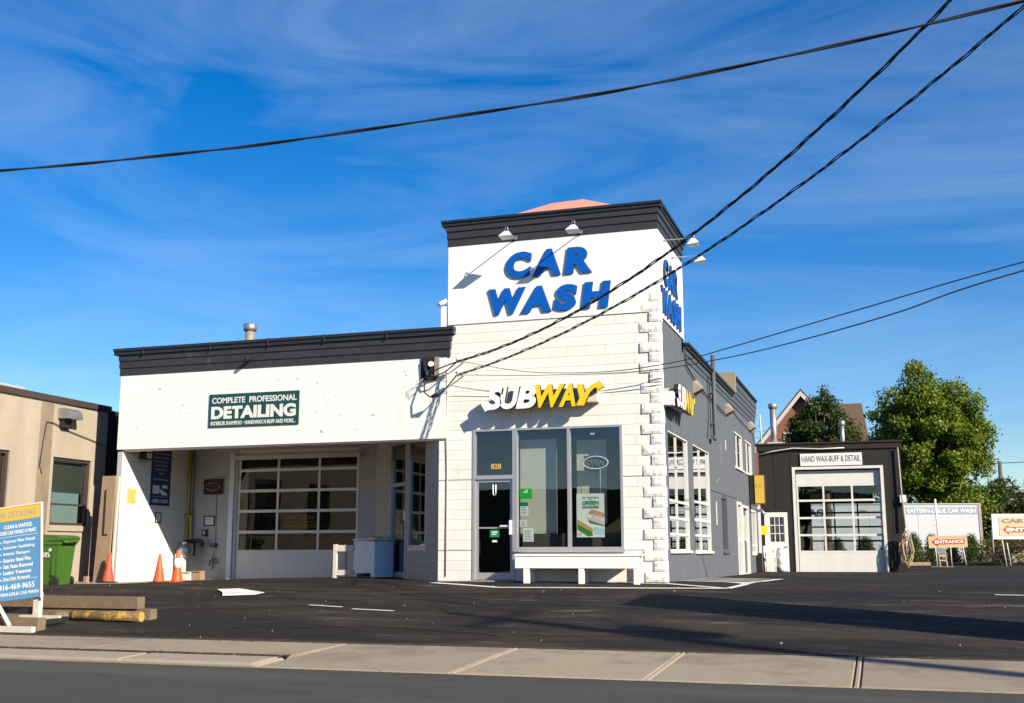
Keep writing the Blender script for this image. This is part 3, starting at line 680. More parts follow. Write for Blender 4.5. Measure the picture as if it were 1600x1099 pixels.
MB().box(-6.4, -6.2, 2.5, 2.7, .02, 2.0).box(-5.9, -5.8, 1.5, 1.7, .02, 1.9).build('interior_post', yellowpipe, bld)

# ------------------------------------------------------------------ signs on the tower
s1 = thing('car_wash_sign', 'large blue CAR WASH letters on the white front face of the tower', 'sign', (-2.3, -.02, 5.5), 'car wash lettering')
bm = [blue_letter, blue_letter_edge]
for ch, a, c_, v0, v1 in (('C', -3.21, -2.64, 6.26, 6.83), ('A', -2.63, -2.01, 6.27, 6.84), ('R', -1.93, -1.34, 6.27, 6.83), ('W', -3.60, -2.78, 5.50, 6.06), ('A', -2.88, -2.22, 5.50, 6.06), ('S', -2.16, -1.66, 5.50, 6.05), ('H', -1.57, -.95, 5.51, 6.06)):
    text('letter', ch, FRONT, a, c_, v0, v1, .023, .062, bm, s1, .06, .12)
s2 = thing('car_wash_sign', 'blue CAR WASH letters on the narrow right side of the tower', 'sign', (.02, 1.4, 5.4), 'car wash lettering')
for ch, a, c_, v0, v1 in (('C', .50, .98, 6.03, 6.62), ('A', 1.02, 1.53, 6.03, 6.62), ('R', 1.62, 2.1, 6.03, 6.62), ('W', .15, .83, 5.37, 5.94), ('A', .80, 1.36, 5.37, 5.94), ('S', 1.42, 1.85, 5.37, 5.94), ('H', 1.95, 2.5, 5.37, 5.94)):
    text('letter', ch, SIDE, a, c_, v0, v1, .031, .075, bm, s2, .05, .12)

def shop_sign(F, u0, S, lab, wbase, rw0, rw1, loc):
    """white and yellow italic sandwich shop lettering with arrows; u = u0 + S*(crop x-303)"""
    r_ = thing('shop_sign', lab, 'sign', loc, 'sandwich shop signs')
    w1 = wbase+.10; K = .00296*S/.003222
    def cv(x, y): return (u0+(x-303)*S, 3.47+(395-y+(985-x)*.04)*K)
    def bx(x0, x1): return (u0+(x0-303)*S, u0+(x1-303)*S)
    for ch, x0, x1 in (('S', 338, 462), ('U', 435, 566), ('B', 540, 676)):
        a, c_ = bx(x0, x1); text('letter', ch, F, a, c_, 3.455, 3.925, wbase, w1, [sub_white, letter_return], r_, .045, .22)
    for ch, x0, x1 in (('W', 668, 862), ('A', 822, 932)):
        a, c_ = bx(x0, x1); text('letter', ch, F, a, c_, 3.455, 3.925, wbase+.002, w1+.002, [sub_yellow, letter_return], r_, .04, .22)
    y1 = [(937, 250), (978, 252), (990, 312), (1022, 268), (1048, 246), (1076, 240), (1078, 226), (1112, 269), (1068, 296), (1070, 274), (1050, 280), (1026, 306), (1004, 345), (986, 396), (934, 398), (957, 345)]
    MB().prism(F, [cv(*p) for p in y1], wbase, w1, 0, 1).build('letter', [sub_yellow, letter_return], r_)
    tl = [(303, 380), (346, 372), (350, 394), (378, 402), (384, 424), (352, 428), (336, 440)]
    MB().prism(F, [cv(*p) for p in tl], wbase-.002, w1-.002, 0, 1).build('arrow_tail', [sub_white, letter_return], r_)
    a, c_ = bx(400, 1060)
    MB().fbox(F, a, c_, 3.55, 3.84, rw0, wbase-.006).build('raceway', raceway, r_)
    return r_
shop_sign(FRONT, -3.67, .003222, 'white and yellow sandwich shop sign over the front window', .25, .0, 0, (-2.4, 0, 3.4))
shop_sign(SIDE, .12, .00288, 'white and yellow sandwich shop sign seen edge-on on the grey side wall', .22, .0, 0, (0, 1.3, 3.4))
o = MB().box(.02, .26, -.02, .22, 3.45, 3.72).build('sign_power_box', whitemetal); tag(o, 'white electrical box at the near end of the side sandwich shop sign', 'electrical box')

# detailing banner
t = thing('detailing_sign', 'dark green COMPLETE PROFESSIONAL DETAILING sign on the white wing panel', 'sign', (-9.15, -.05, 3.35))
MB().fbox(FRONT, -10.30, -8.02, 3.36, 4.11, .046, .07).build('sign_board', dk_green, t)
text('lettering', 'COMPLETE  PROFESSIONAL', FRONT, -10.23, -8.08, 3.895, 4.03, .07, .073, sign_text_white, t, .022)
text('lettering', 'DETAILING', FRONT, -10.24, -8.09, 3.54, 3.83, .07, .073, sign_text_white, t, .05)
text('lettering', 'INTERIOR SHAMPOO \u00b7 HANDWAX N BUFF AND MORE...', FRONT, -10.24, -8.09, 3.40, 3.49, .07, .073, sign_text_white, t, .02)

# floodlights
def floodlight(lab):
    r_ = thing('floodlight', lab, 'floodlight', (0, 0, 0), 'sign floodlights')
    MB().tube([(0, 0, 0), (0, -.62, 0), (0, -.66, -.02)], .014, 8).build('arm', galv, r_)
    MB().tube([(0, 0, 0), (0, -.02, 0)], .05, 10).build('mounting_plate', galv, r_)
    mb = MB(); Y = -.66
    top = [(-.05, Y-.02, -.03), (.05, Y-.02, -.03), (.05, Y+.06, -.03), (-.05, Y+.06, -.03)]
    bot = [(-.17, Y-.12, -.17), (.17, Y-.12, -.17), (.17, Y+.14, -.2), (-.17, Y+.14, -.2)]
    mb.v += top+bot
    for j in range(4): j2 = (j+1) % 4; mb.f.append((j, j+4, j2+4, j2)); mb.m.append(0); mb.sm.append(False)
    mb.f.append((0, 1, 2, 3)); mb.m.append(0); mb.sm.append(False)
    mb.build('lamp_shade', whitemetal, r_)
    MB().quad([(-.165, Y-.115, -.176), (-.165, Y+.135, -.202), (.165, Y+.135, -.202), (.165, Y-.115, -.176)]).build('lens', sub_white, r_)
    MB().tube([(-.05, Y, -.03), (-.03, Y, .06), (.0, Y, .09), (.03, Y, .06), (.05, Y, -.03)], .01, 6).build('yoke', galv, r_)
    return r_
f0 = floodlight('white floodlight on an arm above the C, left one on the tower front'); f0.location = (-2.99, -.05, 7.14)
for k_ in kids(f0): k_.scale = (.84, .96, .84)
dup(f0, (-1.56, -.05, 7.14), 0, 'white floodlight on an arm above the R, right one on the tower front')
dup(f0, (.05, .62, 7.0), R(90), 'floodlight sticking out from the tower side, nearer one')
dup(f0, (.05, 1.55, 6.86), R(90), 'floodlight sticking out from the tower side, farther one')
def wallpack(lab):
    r_ = thing('wall_light', lab, 'wall light', (0, 0, 0), 'bronze wall lights on the side wall')
    mb = MB(); mb.v += [(0, -.2, .0), (0, .2, .0), (0, .2, .3), (0, -.2, .3), (.22, -.17, .12), (.22, .17, .12), (.10, .17, .32), (.10, -.17, .32)]
    for f in ((0, 4, 5, 1), (1, 5, 6, 2), (2, 6, 7, 3), (3, 7, 4, 0), (4, 7, 6, 5)): mb.f.append(f); mb.m.append(0); mb.sm.append(False)
    mb.build('housing', rusty, r_)
    MB().quad([(.02, -.16, .0), (.2, -.14, .10), (.2, .14, .10), (.02, .16, .0)]).build('lens', g_clear, r_)
    return r_
w0 = wallpack('bronze wall light nearest the tower on the grey side wall'); w0.location = (.0, 4.5, 4.25)
dup(w0, (0, 10.4, 4.42), 0, 'bronze wall light in the middle of the grey side wall')
dup(w0, (0, 16.4, 4.55), 0, 'bronze wall light above the upper windows at the far end')
# security camera
t = thing('security_camera', 'small white security camera at the left shoulder of the tower', 'camera', (-4.62, .1, 5.78))
MB().tube([(-4.62, .1, 5.78), (-4.62, .02, 5.86)], .015, 6).build('bracket', whitemetal, t)
MB().tube([(-4.71, -.1, 5.80), (-4.56, .06, 5.93)], .05, 10).build('camera_body', whitemetal, t)
# side wall pipework
t = thing('downpipe', 'dark vertical pipe on the grey side wall rising past the parapet', 'pipe', (.1, 6.9, 3.4))
MB().tube([(.11, 6.6, 3.42), (.11, 6.95, 3.42), (.11, 7.0, 3.5), (.11, 7.05, 5.62)], .055, 10).build('pipe', grey_trim, t)
for z in (3.8, 4.6): MB().fbox(SIDE, 6.93, 7.15, z, z+.04, 0, .12).build('clamp', grey_trim, t)
def cable(name, pts, r_, lab, cat='cable', m_=blackrub, grp=None, n=5):
    o = MB().tube(pts, r_, n).build(name, m_); tag(o, lab, cat, grp); return o
cable('conduit', [(.04, 3.05, 5.2), (.04, 3.1, 4.75), (.04, 4.9, 4.5), (.04, 10.2, 4.38)], .016, 'black conduit running down and along the grey side wall')
cable('cable', [(.03, 11.6, 4.7), (.03, 13, 4.62), (.03, 16.9, 4.55), (.03, 17.8, 4.2)], .012, 'thin cable looping above the upper side windows')
cable('cable', [(.02, 6.3, 3.4), (.03, 6.55, 4.0), (.03, 6.6, 5.1)], .012, 'thin cable beside the dark vertical pipe')
# projecting yellow sign
t = thing('projecting_sign', 'yellow projecting SPORTS sign near the far end of the side wall', 'sign', (.2, 15.4, 2.1))
MB().box(.03, .52, 15.45, 15.70, 2.08, 3.02).build('sign_box', dark_metal, t)
MB().box(.20, .50, 15.42, 15.449, 2.10, 3.0).build('sign_face', sign_yellow, t)
PJ = Frame((0, 15.42, 0), (1, 0, 0), (0, -1, 0))
text('lettering', 'SPORTS', PJ, .22, .47, 2.60, 2.74, .0, .004, orange_num, t, .03)
MB().tube([(0, 15.53, 2.9), (.08, 15.53, 2.9)], .02, 6).tube([(0, 15.53, 2.3), (.08, 15.53, 2.3)], .02, 6).build('bracket', dark_metal, t)
o = MB().box(.12, .34, 17.7, 17.73, 1.12, 1.42).build('notice_plate', yellow_plate); tag(o, 'small plain yellow plate left of the white panelled door', 'notice')
o = MB().tube([(.03, 17.3, 1.9), (.2, 17.3, 1.95), (.3, 17.2, 1.8)], .05, 8).build('wall_spotlight', galv); tag(o, 'small grey spotlight under the yellow projecting sign', 'spotlight')

# ------------------------------------------------------------------ things in the shop window
t = thing('open_sign', 'oval OPEN neon sign, unlit, hanging in the right window pane', 'sign', (-1.36, .12, 2.2))
MB().box(-1.62, -1.13, .16, .17, 2.19, 2.50).build('backing', interior_dark, t)
MB().tube([(-1.37+.255*math.cos(a), .13, 2.355+.125*math.sin(a)) for a in np.linspace(0, 2*math.pi, 33)], .011, 6, cap=False).build('oval_tube', sub_white, t)
text('letters', 'OPEN', Frame((0, .14, 0), (1, 0, 0), (0, -1, 0)), -1.55, -1.19, 2.30, 2.41, 0, .012, galv, t, 0.0, .2)
MB().tube([(-1.28, .14, 2.23), (-1.28, .14, 1.74)], .004, 4).build('cord', whitemetal, t)
WI = Frame((0, .075, 0), (1, 0, 0), (0, -1, 0))
t = thing('poster', 'poster reading GREEN GODDESS with sandwiches in the shop window', 'poster', (-1.47, .08, .87))
MB().fbox(WI, -1.76, -1.19, .87, 1.735, 0, .006).build('sheet', paper_m, t)
text('lettering', 'HIT REFRESH', WI, -1.65, -1.30, 1.63, 1.67, .006, .008, dgreen_sticker, t, .02)
text('lettering', 'WITH', WI, -1.50, -1.44, 1.60, 1.62, .006, .008, dgreen_sticker, t, .01)
text('lettering', 'GREEN', WI, -1.65, -1.30, 1.51, 1.59, .006, .008, dgreen_sticker, t, .05)
text('lettering', 'GODDESS', WI, -1.65, -1.30, 1.435, 1.495, .006, .008, dgreen_sticker, t, .05)
MB().prism(WI, [(-1.5, 1.38), (-1.44, 1.42), (-1.19, 1.34), (-1.19, 1.26), (-1.3, 1.28), (-1.52, 1.33)], .006, .0075).prism(WI, [(-1.75, 1.22), (-1.7, 1.2), (-1.45, 1.05), (-1.42, 1.0), (-1.44, .97), (-1.75, 1.13)], .006, .0075).build('bread_print', bread, t)
MB().prism(WI, [(-1.75, 1.13), (-1.44, .97), (-1.43, .9), (-1.52, .88), (-1.75, 1.02)], .006, .0072).prism(WI, [(-1.56, 1.28), (-1.5, 1.15), (-1.19, 1.08), (-1.19, 1.1), (-1.4, 1.17), (-1.53, 1.25)], .006, .0073).build('salad_print', salad, t)
mb = MB()
for x, z, r_ in ((-1.5, 1.23, .04), (-1.43, 1.22, .045), (-1.36, 1.2, .045), (-1.29, 1.17, .05), (-1.23, 1.15, .035), (-1.40, 1.29, .05), (-1.28, 1.26, .05), (-1.7, .93, .05)):
    mb.prism(WI, [(x+r_*math.cos(a), z+r_*.8*math.sin(a)) for a in np.linspace(0, 2*math.pi, 11)[:-1]], .006, .0078+.0002*len(mb.f) % .001)
mb.build('onion_print', onion, t)
MB().prism(WI, [(-1.42, 1.08), (-1.19, 1.02), (-1.19, .9), (-1.4, .93)], .006, .0069).build('sauce_print', sauce, t)
def sticker(name, lab, u0, u1, v0, v1, m_, lines=0, head=None, cat='sticker', F=WI, w=.0, tm=grey_text):
    t = thing(name, lab, cat, F.P((u0+u1)/2, v0, w)); MB().fbox(F, u0, u1, v0, v1, w-.004, w).build('sheet', m_, t)
    if head: MB().fbox(F, u0, u1, v1-(v1-v0)*.3, v1, w, w+.001).build('header', head, t)
    if lines:
        mb = MB(); top = v1-(v1-v0)*(.36 if head else .12); st = (top-v0)*.92/lines; rr = random.Random(len(lab))
        for i in range(lines): mb.fbox(F, u0+(u1-u0)*.12, u0+(u1-u0)*rr.uniform(.65, .9), top-st*(i+.6), top-st*(i+.25), w, w+.0008)
        mb.build('print_lines', tm, t)
    return t
t = sticker('window_sticker', 'bright green square sticker at the left edge of the big window pane', -2.96, -2.70, 1.65, 1.86, green_sticker)
MB().fbox(WI, -2.88, -2.79, 1.77, 1.79, 0, .001).fbox(WI, -2.83, -2.79, 1.79, 1.84, 0, .001).fbox(WI, -2.88, -2.85, 1.79, 1.81, 0, .001).build('logo', paper_m, t)
sticker('window_sticker', 'white sticker with a green header below the bright green one', -2.95, -2.78, 1.31, 1.58, paper_m, 5, dgreen_sticker)
sticker('window_sticker', 'small pale landscape sticker on the big window pane', -2.96, -2.81, 1.09, 1.22, paper_m, 3)
sticker('window_notice', 'white paper notice low on the left of the big window pane', -2.89, -2.67, .79, 1.06, paper_m, 7, None, 'notice')
sticker('window_sticker', 'tiny white sticker at the top of the right window pane', -1.46, -1.37, 2.92, 2.97, paper_m)
DI = Frame((0, .035, 0), (1, 0, 0), (0, -1, 0))
t = sticker('door_sticker', 'green square opening-hours sticker on the shop door glass', -3.59, -3.39, .88, 1.03, dgreen_sticker, 0, None, 'sticker', DI)
MB().fbox(DI, -3.55, -3.43, .97, .995, 0, .001).fbox(DI, -3.55, -3.45, .93, .95, 0, .001).build('print_lines', paper_m, t)
t = sticker('door_sticker', 'tiny white symbols below the green sticker on the shop door', -3.54, -3.44, .78, .82, paper_m, 0, None, 'sticker', DI)

# bench
t = thing('bench', 'long white wooden bench below the shop window', 'bench', (-1.65, -.26, -.05))
MB().box(-2.90, -.38, -.48, -.06, .505, .545).build('seat', white_board, t)
MB().box(-2.89, -.40, -.465, -.43, .27, .503).build('apron', white_board, t)
for a, c_ in ((-2.72, -2.60), (-1.60, -1.49), (-.51, -.40)):
    MB().box(a, c_, -.46, -.40, gz(a, -.45)-.01, .268).build('leg', white_board, t)
    MB().box(a, c_, -.14, -.08, gz(a, -.1)-.01, .503).build('leg', white_board, t)

# ------------------------------------------------------------------ things under the wing overhang
t = thing('banner', 'tall navy blue banner ending OPEN 7 DAYS on the left recess wall', 'banner', (-12.6, 1.5, 1.7))
MB().fbox(RECL, 1.10, 1.88, 1.70, 3.10, 0, .012).build('sheet', banner_blue, t)
mb = MB()
for i, (a, c_) in enumerate(((1.17, 1.82), (1.18, 1.80), (1.2, 1.75), (1.25, 1.75), (1.25, 1.7), (1.4, 1.6), (1.17, 1.8))): mb.fbox(RECL, a, c_, 2.93-i*.095-(.05 if i == 6 else 0), 2.965-i*.095-(.05 if i == 6 else 0), .012, .014)
mb.fbox(RECL, 1.18, 1.80, 1.90, 1.92, .012, .014).build('faded_print_lines', greyblue, t)
MB().fbox(RECL, 1.18, 1.44, 1.98, 2.18, .012, .015).fbox(RECL, 1.55, 1.76, 2.12, 2.2, .012, .015).prism(RECL, [(1.42, 2.08), (1.5, 2.1), (1.76, 2.0), (1.76, 1.95), (1.55, 1.95)], .012, .015).build('picture_print', paper_m, t)
text('lettering', 'OPEN 7 DAYS', RECL, 1.17, 1.81, 1.76, 1.85, .012, .015, paper_m, t, .02)
t = thing('recess_floodlight', 'black floodlight with pale lens under the overhang, left recess wall', 'floodlight', (-12.55, .7, 2.7))
MB().fbox(RECL, .62, .72, 2.78, 2.92, 0, .06).build('bracket', dark_metal, t)
mb = MB().fbox(RECL, .56, .92, 2.76, 2.94, .06, .16).build('housing', dark_metal, t)
MB().fbox(RECL, .68, .88, 2.79, 2.91, .16, .165).build('lens', sub_white, t)
sticker('wall_notice', 'small orange paper notice on the sunlit left recess wall', .22, .58, 1.70, 2.06, mat('orange_paper', (.75, .45, .15), .7), 6, None, 'notice', RECL, .006, mat('orange_print', (.55, .25, .05), .7))
t = thing('framed_notice', 'small black framed notice crossed by the shadow edge', 'notice', (-12.6, 1.45, 1.29))
MB().panel(RECL, 1.34, 1.58, 1.29, 1.54, 0, .02, [(1.365, 1.555, 1.315, 1.515)]).build('frame', dark_metal, t)
MB().fbox(RECL, 1.365, 1.555, 1.315, 1.515, 0, .01).build('sheet', paper_m, t)
BW = BACKW
t = thing('unlit_neon_sign', 'dark unlit OPEN neon sign on the recess back wall', 'sign', (-11.88, 2.6, 2.0))
MB().fbox(BW, -12.13, -11.60, 2.01, 2.39, .03, .07).build('backing', mat('dark_maroon', (.03, .008, .012), .5), t)
MB().tube([BW.P(-11.865+.2*math.cos(a), 2.2+.1*math.sin(a), .085) for a in np.linspace(0, 2*math.pi, 25)], .008, 5, cap=False).build('oval_tube', grey_can, t)
text('letters', 'OPEN', BW, -12.0, -11.73, 2.15, 2.25, .075, .09, mat('unlit_red_tube', (.25, .06, .06), .4), t, 0.0)
MB().tube([BW.P(-11.77, 2.01, .02), BW.P(-11.76, 1.2, .02), BW.P(-11.75, .75, .02)], .006, 4).build('cord', dark_metal, t)
t = thing('framed_notice', 'small framed notice below the dark OPEN sign', 'notice', (-11.96, 2.7, 1.23))
MB().panel(BW, -12.12, -11.81, 1.23, 1.48, 0, .02, [(-12.09, -11.84, 1.26, 1.45)]).build('frame', dark_metal, t)
MB().fbox(BW, -12.09, -11.84, 1.26, 1.45, 0, .01).build('sheet', paper_m, t)
MB().fbox(BW, -12.05, -11.9, 1.38, 1.41, .01, .011).fbox(BW, -12.05, -11.88, 1.31, 1.33, .01, .011).build('print_lines', orange_num, t)
t = thing('key_box', 'small dark lock box on the wall under the framed notice', 'box', (-12.06, 2.7, .98))
MB().fbox(BW, -12.12, -12.0, .98, 1.14, 0, .07).build('body', dark_metal, t); MB().fbox(BW, -12.08, -12.04, 1.03, 1.10, .07, .075).build('window', paper_m, t)
t = thing('hose_reel', 'coiled cord hanging from a dark wall bracket in the recess', 'hose', (-11.8, 2.6, .3))
MB().fbox(BW, -11.86, -11.72, .70, .8, 0, .1).build('bracket', dark_metal, t)
MB().tube([BW.P(-11.9+.14*math.cos(a), .64+.18*math.sin(a), .06) for a in np.linspace(0, 2*math.pi, 25)], .008, 5, cap=False).build('wire_loop', galv, t)
MB().tube([BW.P(-11.78, .75, .05), BW.P(-11.77, .45, .06), BW.P(-11.85, .36, .07), BW.P(-11.88, .26, .06), BW.P(-11.8, .42, .07), BW.P(-11.68, .42, .06), BW.P(-11.64, .34, .06), BW.P(-11.72, .3, .05), BW.P(-11.76, .4, .06), BW.P(-11.78, .2, .05), BW.P(-11.8, .15, .05)], .012, 6).build('hose', blackrub, t)
t = thing('gas_meter', 'grey gas meter with valves at the corner of the recess', 'gas meter', (-12.35, 2.2, -.05))
MB().tube([(-12.55, 2.62, .8), (-12.55, 2.62, 3.1)], .03, 8).tube([(-12.45, 2.62, .8), (-12.45, 2.62, 1.5)], .028, 8).build('lower_pipe', yellowpipe, t)
MB().tube([(-12.47, 2.64, 1.5), (-12.47, 2.64, 3.1)], .035, 8).build('riser_pipe', rusty, t)
MB().tube([(-12.42, 2.6, .8), (-12.42, 2.55, 1.48), (-12.6, 2.55, 1.52)], .03, 8).build('vent_pipe', yellowpipe, t)
MB().lathe(-12.35, 2.25, [(.02, .42), (.12, .45), (.16, .52), (.16, .66), (.12, .74), (.05, .78)], 16).build('meter_body', galv, t)
MB().box(-12.5, -12.3, 2.1, 2.28, .1, .55).build('regulator_box', oldwhite, t)
MB().tube([(-12.48, 2.4, .84), (-12.05, 2.5, .86), (-11.98, 2.5, .78)], .05, 8).tube([(-12.2, 2.45, .86), (-12.2, 2.45, .5)], .03, 8).tube([(-12.02, 2.5, .86), (-12.02, 2.5, .72)], .045, 8).build('valves', dark_metal, t)
MB().tube([(-12.35, 2.25, .76), (-12.35, 2.25, .84)], .06, 10).build('dial', whitemetal, t)
for x0, x1, y0, hgt, rz, lab in ((-12.2, -11.95, 1.95, .20, .0, 'left small cardboard carton by the gas meter'), (-11.93, -11.70, 2.0, .22, .0, 'right small cardboard carton by the gas meter')):
    o = MB().box(x0, x1, y0, y0+.2, -.085, -.085+hgt).box(x0+.01, x1-.01, y0-.03, y0-.001, -.085+hgt*.93, -.085+hgt).build('carton', plywood if x0 > -12 else oldwhite); tag(o, lab, 'box', 'small cartons in the recess')
# cones
def cone(lab, m_, h, collar):
    r_ = thing('traffic_cone', lab, 'traffic cone', (0, 0, 0), 'traffic cones')
    MB().box(-.17, .17, -.17, .17, 0, .03).build('base', blackrub if not collar else m_, r_)
    MB().lathe(0, 0, [(.135, .03), (.125, .06), (.075, h*.5), (.028, h-.01), (.02, h)], 20).build('cone_body', m_, r_)
    if collar: MB().lathe(0, 0, [(.092, h*.62-.12), (.06, h*.62+.10)], 20).build('collar', reflective, r_)
    return r_
c0 = cone('faded red traffic cone at the left corner of the white wing', cone_f, .68, False); c0.location = (-12.52, -.38, -.085); c0.rotation_euler = (0, R(1.5), .3)
c1 = cone('bright orange traffic cone without a collar beside the lit recess wall', cone_m, .64, False); c1.location = (-11.22, -.32, -.085); c1.rotation_euler = (0, 0, .2)
c2 = cone('orange traffic cone with a white reflective collar', cone_m, .72, True); c2.location = (-10.84, -.2, -.085); c2.rotation_euler = (R(1), 0, .6)
# cabinet and frame
t = thing('old_cabinet', 'white sheet metal cabinet, coloured with its blue shade, standing in front of the angled entrance', 'cabinet', (-7.1, 1.55, 0))
CF = Frame((-7.53, 1.82, 0), (math.cos(R(-33)), math.sin(R(-33)), 0), (math.sin(R(-33)), -math.cos(R(-33)), 0))
MB().prism(CF, [(0, .03), (.12, .03), (.15, .10), (.74, .12), (.77, .03), (.9, .03), (.9, .82), (0, .85)], -.5, 0).build('body', machine_m, t)
MB().fbox(CF, -.02, .92, .855, .88, -.52, .02).build('top', machine_m, t)
MB().fbox(CF, .25, .5, .88, .95, -.3, -.2).fbox(CF, .5, .75, .88, .92, -.3, -.15).build('tools_on_top', rusty, t)
t = thing('wooden_frame', 'low white wooden frame left of the blue-shaded cabinet', 'frame', (-7.8, 1.8, 0))
mb = MB()
MB().box(-8.02, -7.94, 1.76, 1.84, -.02, .76).build('post', oldwhite, t)
MB().box(-7.94, -7.52, 1.77, 1.83, .60, .74).build('top_rail', oldwhite, t); MB().box(-7.94, -7.52, 1.77, 1.83, .06, .18).build('bottom_rail', oldwhite, t)
MB().box(-8.02, -7.96, 2.3, 2.36, -.02, .76).box(-8.01, -7.97, 1.84, 2.3, .66, .72).build('rear_post', oldwhite, t)
t = thing('closed_banner', 'small NOW CLOSED banner behind the wing garage door glass', 'banner', (-9.5, 2.85, 1.14))
CB = Frame((0, 2.84, 0), (1, 0, 0), (0, -1, 0))
MB().fbox(CB, -9.97, -9.05, 1.27, 1.52, 0, .005).build('sheet', mat('faded_purple', (.08, .06, .16), .6), t)
MB().fbox(CB, -9.97, -9.05, 1.15, 1.265, 0, .005).build('lower_strip', sign_yellow, t)
text('lettering', 'NOW CLOSED', CB, -9.9, -9.12, 1.37, 1.47, .005, .008, paper_m, t, .02)
MB().fbox(CB, -9.9, -9.15, 1.30, 1.325, .005, .008).build('print_lines', paper_m, t)
# paper sheet on lot
def flat(name, pts, lab, cat, m_, lift=.012):
    mb = MB(); n = len(pts); mb.v += [(x, y, gz(x, y)+lift) for x, y in pts]+[(x, y, gz(x, y)+lift-.008) for x, y in pts]
    mb.f.append(tuple(range(n))); mb.m.append(0); mb.sm.append(False)
    for i in range(n): j = (i+1) % n; mb.f.append((i, n+i, n+j, j)); mb.m.append(0); mb.sm.append(False)
    o = mb.build(name, m_); tag(o, lab, cat); return o
flat('cardboard_sheet', [(-7.50, -3.62), (-6.98, -3.36), (-7.0, -3.0), (-7.95, -2.3), (-8.33, -2.5), (-7.9, -3.0)], 'flattened white cardboard lying on the asphalt', 'cardboard', mat('white_card', (.66, .65, .60), .7), .03)

# ------------------------------------------------------------------ service drop
t = thing('service_bracket', 'black service mast plate with meter under the wing fascia beside the tower', 'electrical bracket', (-4.8, -.1, 4.1))
MB().fbox(FRONT, -5.12, -4.76, 4.18, 4.67, .046, .075).build('backing_plate', tar, t)
MB().fbox(FRONT, -4.80, -4.70, 4.25, 4.67, .045, .10).build('channel', rusty, t)
MB().tube([(-4.87, -.08, 4.52), (-4.87, -.14, 4.52)], .06, 14).build('round_cover', whitemetal, t)
MB().tube([(-5.05, -.1, 4.62), (-4.95, -.14, 4.3), (-4.9, -.16, 4.18)], .03, 8).tube([(-4.95, -.1, 4.3), (-4.8, -.2, 4.26)], .035, 8).build('weather_head', dark_metal, t)
t2 = thing('insulator', 'upper round insulator where the thick cable meets the wall', 'insulator', (-4.18, -.1, 4.5), 'wall insulators')
MB().tube([(-4.18, 0, 4.53), (-4.18, -.3, 4.53)], .014, 6).build('bolt', galv, t2); MB().lathe(-4.18, -.33, [(.03, 4.48), (.05, 4.5), (.03, 4.53), (.05, 4.56), (.03, 4.58)], 12).build('spool', oldwhite, t2)
dup(t2, (-4.18, -.1, 4.21), 0, 'lower round insulator where the second cable meets the wall')
for pts, lab in (([(-4.2, -.33, 4.5), (-4.45, -.34, 4.3), (-4.7, -.3, 4.22), (-4.95, -.2, 4.22)], 'black cable loop from the upper insulator to the bracket'),
                 ([(-4.2, -.33, 4.22), (-4.4, -.36, 3.98), (-4.6, -.38, 3.78), (-4.8, -.36, 3.78), (-4.95, -.28, 3.9), (-4.98, -.2, 4.1), (-4.95, -.16, 4.25)], 'thick black cable loop hanging below the bracket'),
                 ([(-4.2, -.33, 4.5), (-4.5, -.3, 4.42), (-4.75, -.25, 4.35), (-4.9, -.2, 4.3)], 'thin cable between insulator and bracket')):
    cable('cable_loop', pts, .016, lab, 'cable', blackrub, 'service cable loops')
o = MB().tube([(-4.75, -.36, 3.78), (-4.55, -.38, 3.86)], .035, 8).build('cable_splice', blackrub); tag(o, 'black splice on the hanging cable loop', 'cable splice')
mb = MB()
for k in range(3):
    rr = random.Random(k); mb.tube([(-5.05+rr.uniform(-.05, .05), -.18, 4.2), (-5.18, -.22, 4.05+.05*k), (-5.1, -.22, 3.98+.04*k), (-4.98, -.2, 4.1)], .005, 4)
o = mb.build('loose_wires', galv); tag(o, 'thin loose wires curling left of the bracket', 'wire')
o = MB().tube([(-4.53, -.055, 4.4), (-4.52, -.02, 2.2), (-4.53, -.02, .1)], .012, 6).build('corner_conduit', oldwhite); tag(o, 'thin conduit down the seam between tower and wing', 'conduit')

# poles and wires
def pole(lab, x, y, z0, z1, arms, can=None):
    r_ = thing('utility_pole', lab, 'utility pole', (x, y, z0), 'utility poles')
    MB().tube([(x, y, z0-.3), (x, y, z1)], .24, 14, r1=.14).build('pole', wood_pole, r_)
    for z in arms:
        MB().box(x-.06, x+.06, y-1.1, y+1.1, z-.06, z+.06).build('crossarm', wood_pole, r_)
        for yy in (-1, -.4, .4, 1): MB().lathe(x, y+yy, [(.03, z+.06), (.05, z+.1), (.03, z+.14), (.045, z+.18), (.02, z+.2)], 8).build('insulator', grey_can, r_)
    if can is not None: MB().lathe(x+.1, y+.5, [(.05, can-.4), (.3, can-.38), (.32, can-.3), (.32, can+.35), (.28, can+.4), (.05, can+.43)], 16).build('transformer', grey_can, r_)
    return r_
pole('tall utility pole with transformer across the street to the right', 23.15, -20.5, -.47, 16.3, (15.6,), 13.9)
pole('shorter utility pole on the building side of the street, far right', 26, -9.3, -.5, 9.6, (9.0,))
pole('short utility pole in line with the shop front, far right', 30, .2, -.3, 10, (9.3,))
pole('utility pole on the building side of the street, far left', -34, -9.3, -.5, 9.6, (9.0,))
def smooth(pts, n):
    """Catmull-Rom through the points, n samples"""
    P = [np.array(p, float) for p in pts]; P = [2*P[0]-P[1]]+P+[2*P[-1]-P[-2]]; out_ = []
    K = len(P)-3
    for s_ in np.linspace(0, K, n):
        i = min(int(s_), K-1); t_ = s_-i; a, b_, c_, d_ = P[i:i+4]
        out_.append(.5*((2*b_)+(c_-a)*t_+(2*a-5*b_+4*c_-d_)*t_**2+(3*b_-a-3*c_+d_)*t_**3))
    return out_
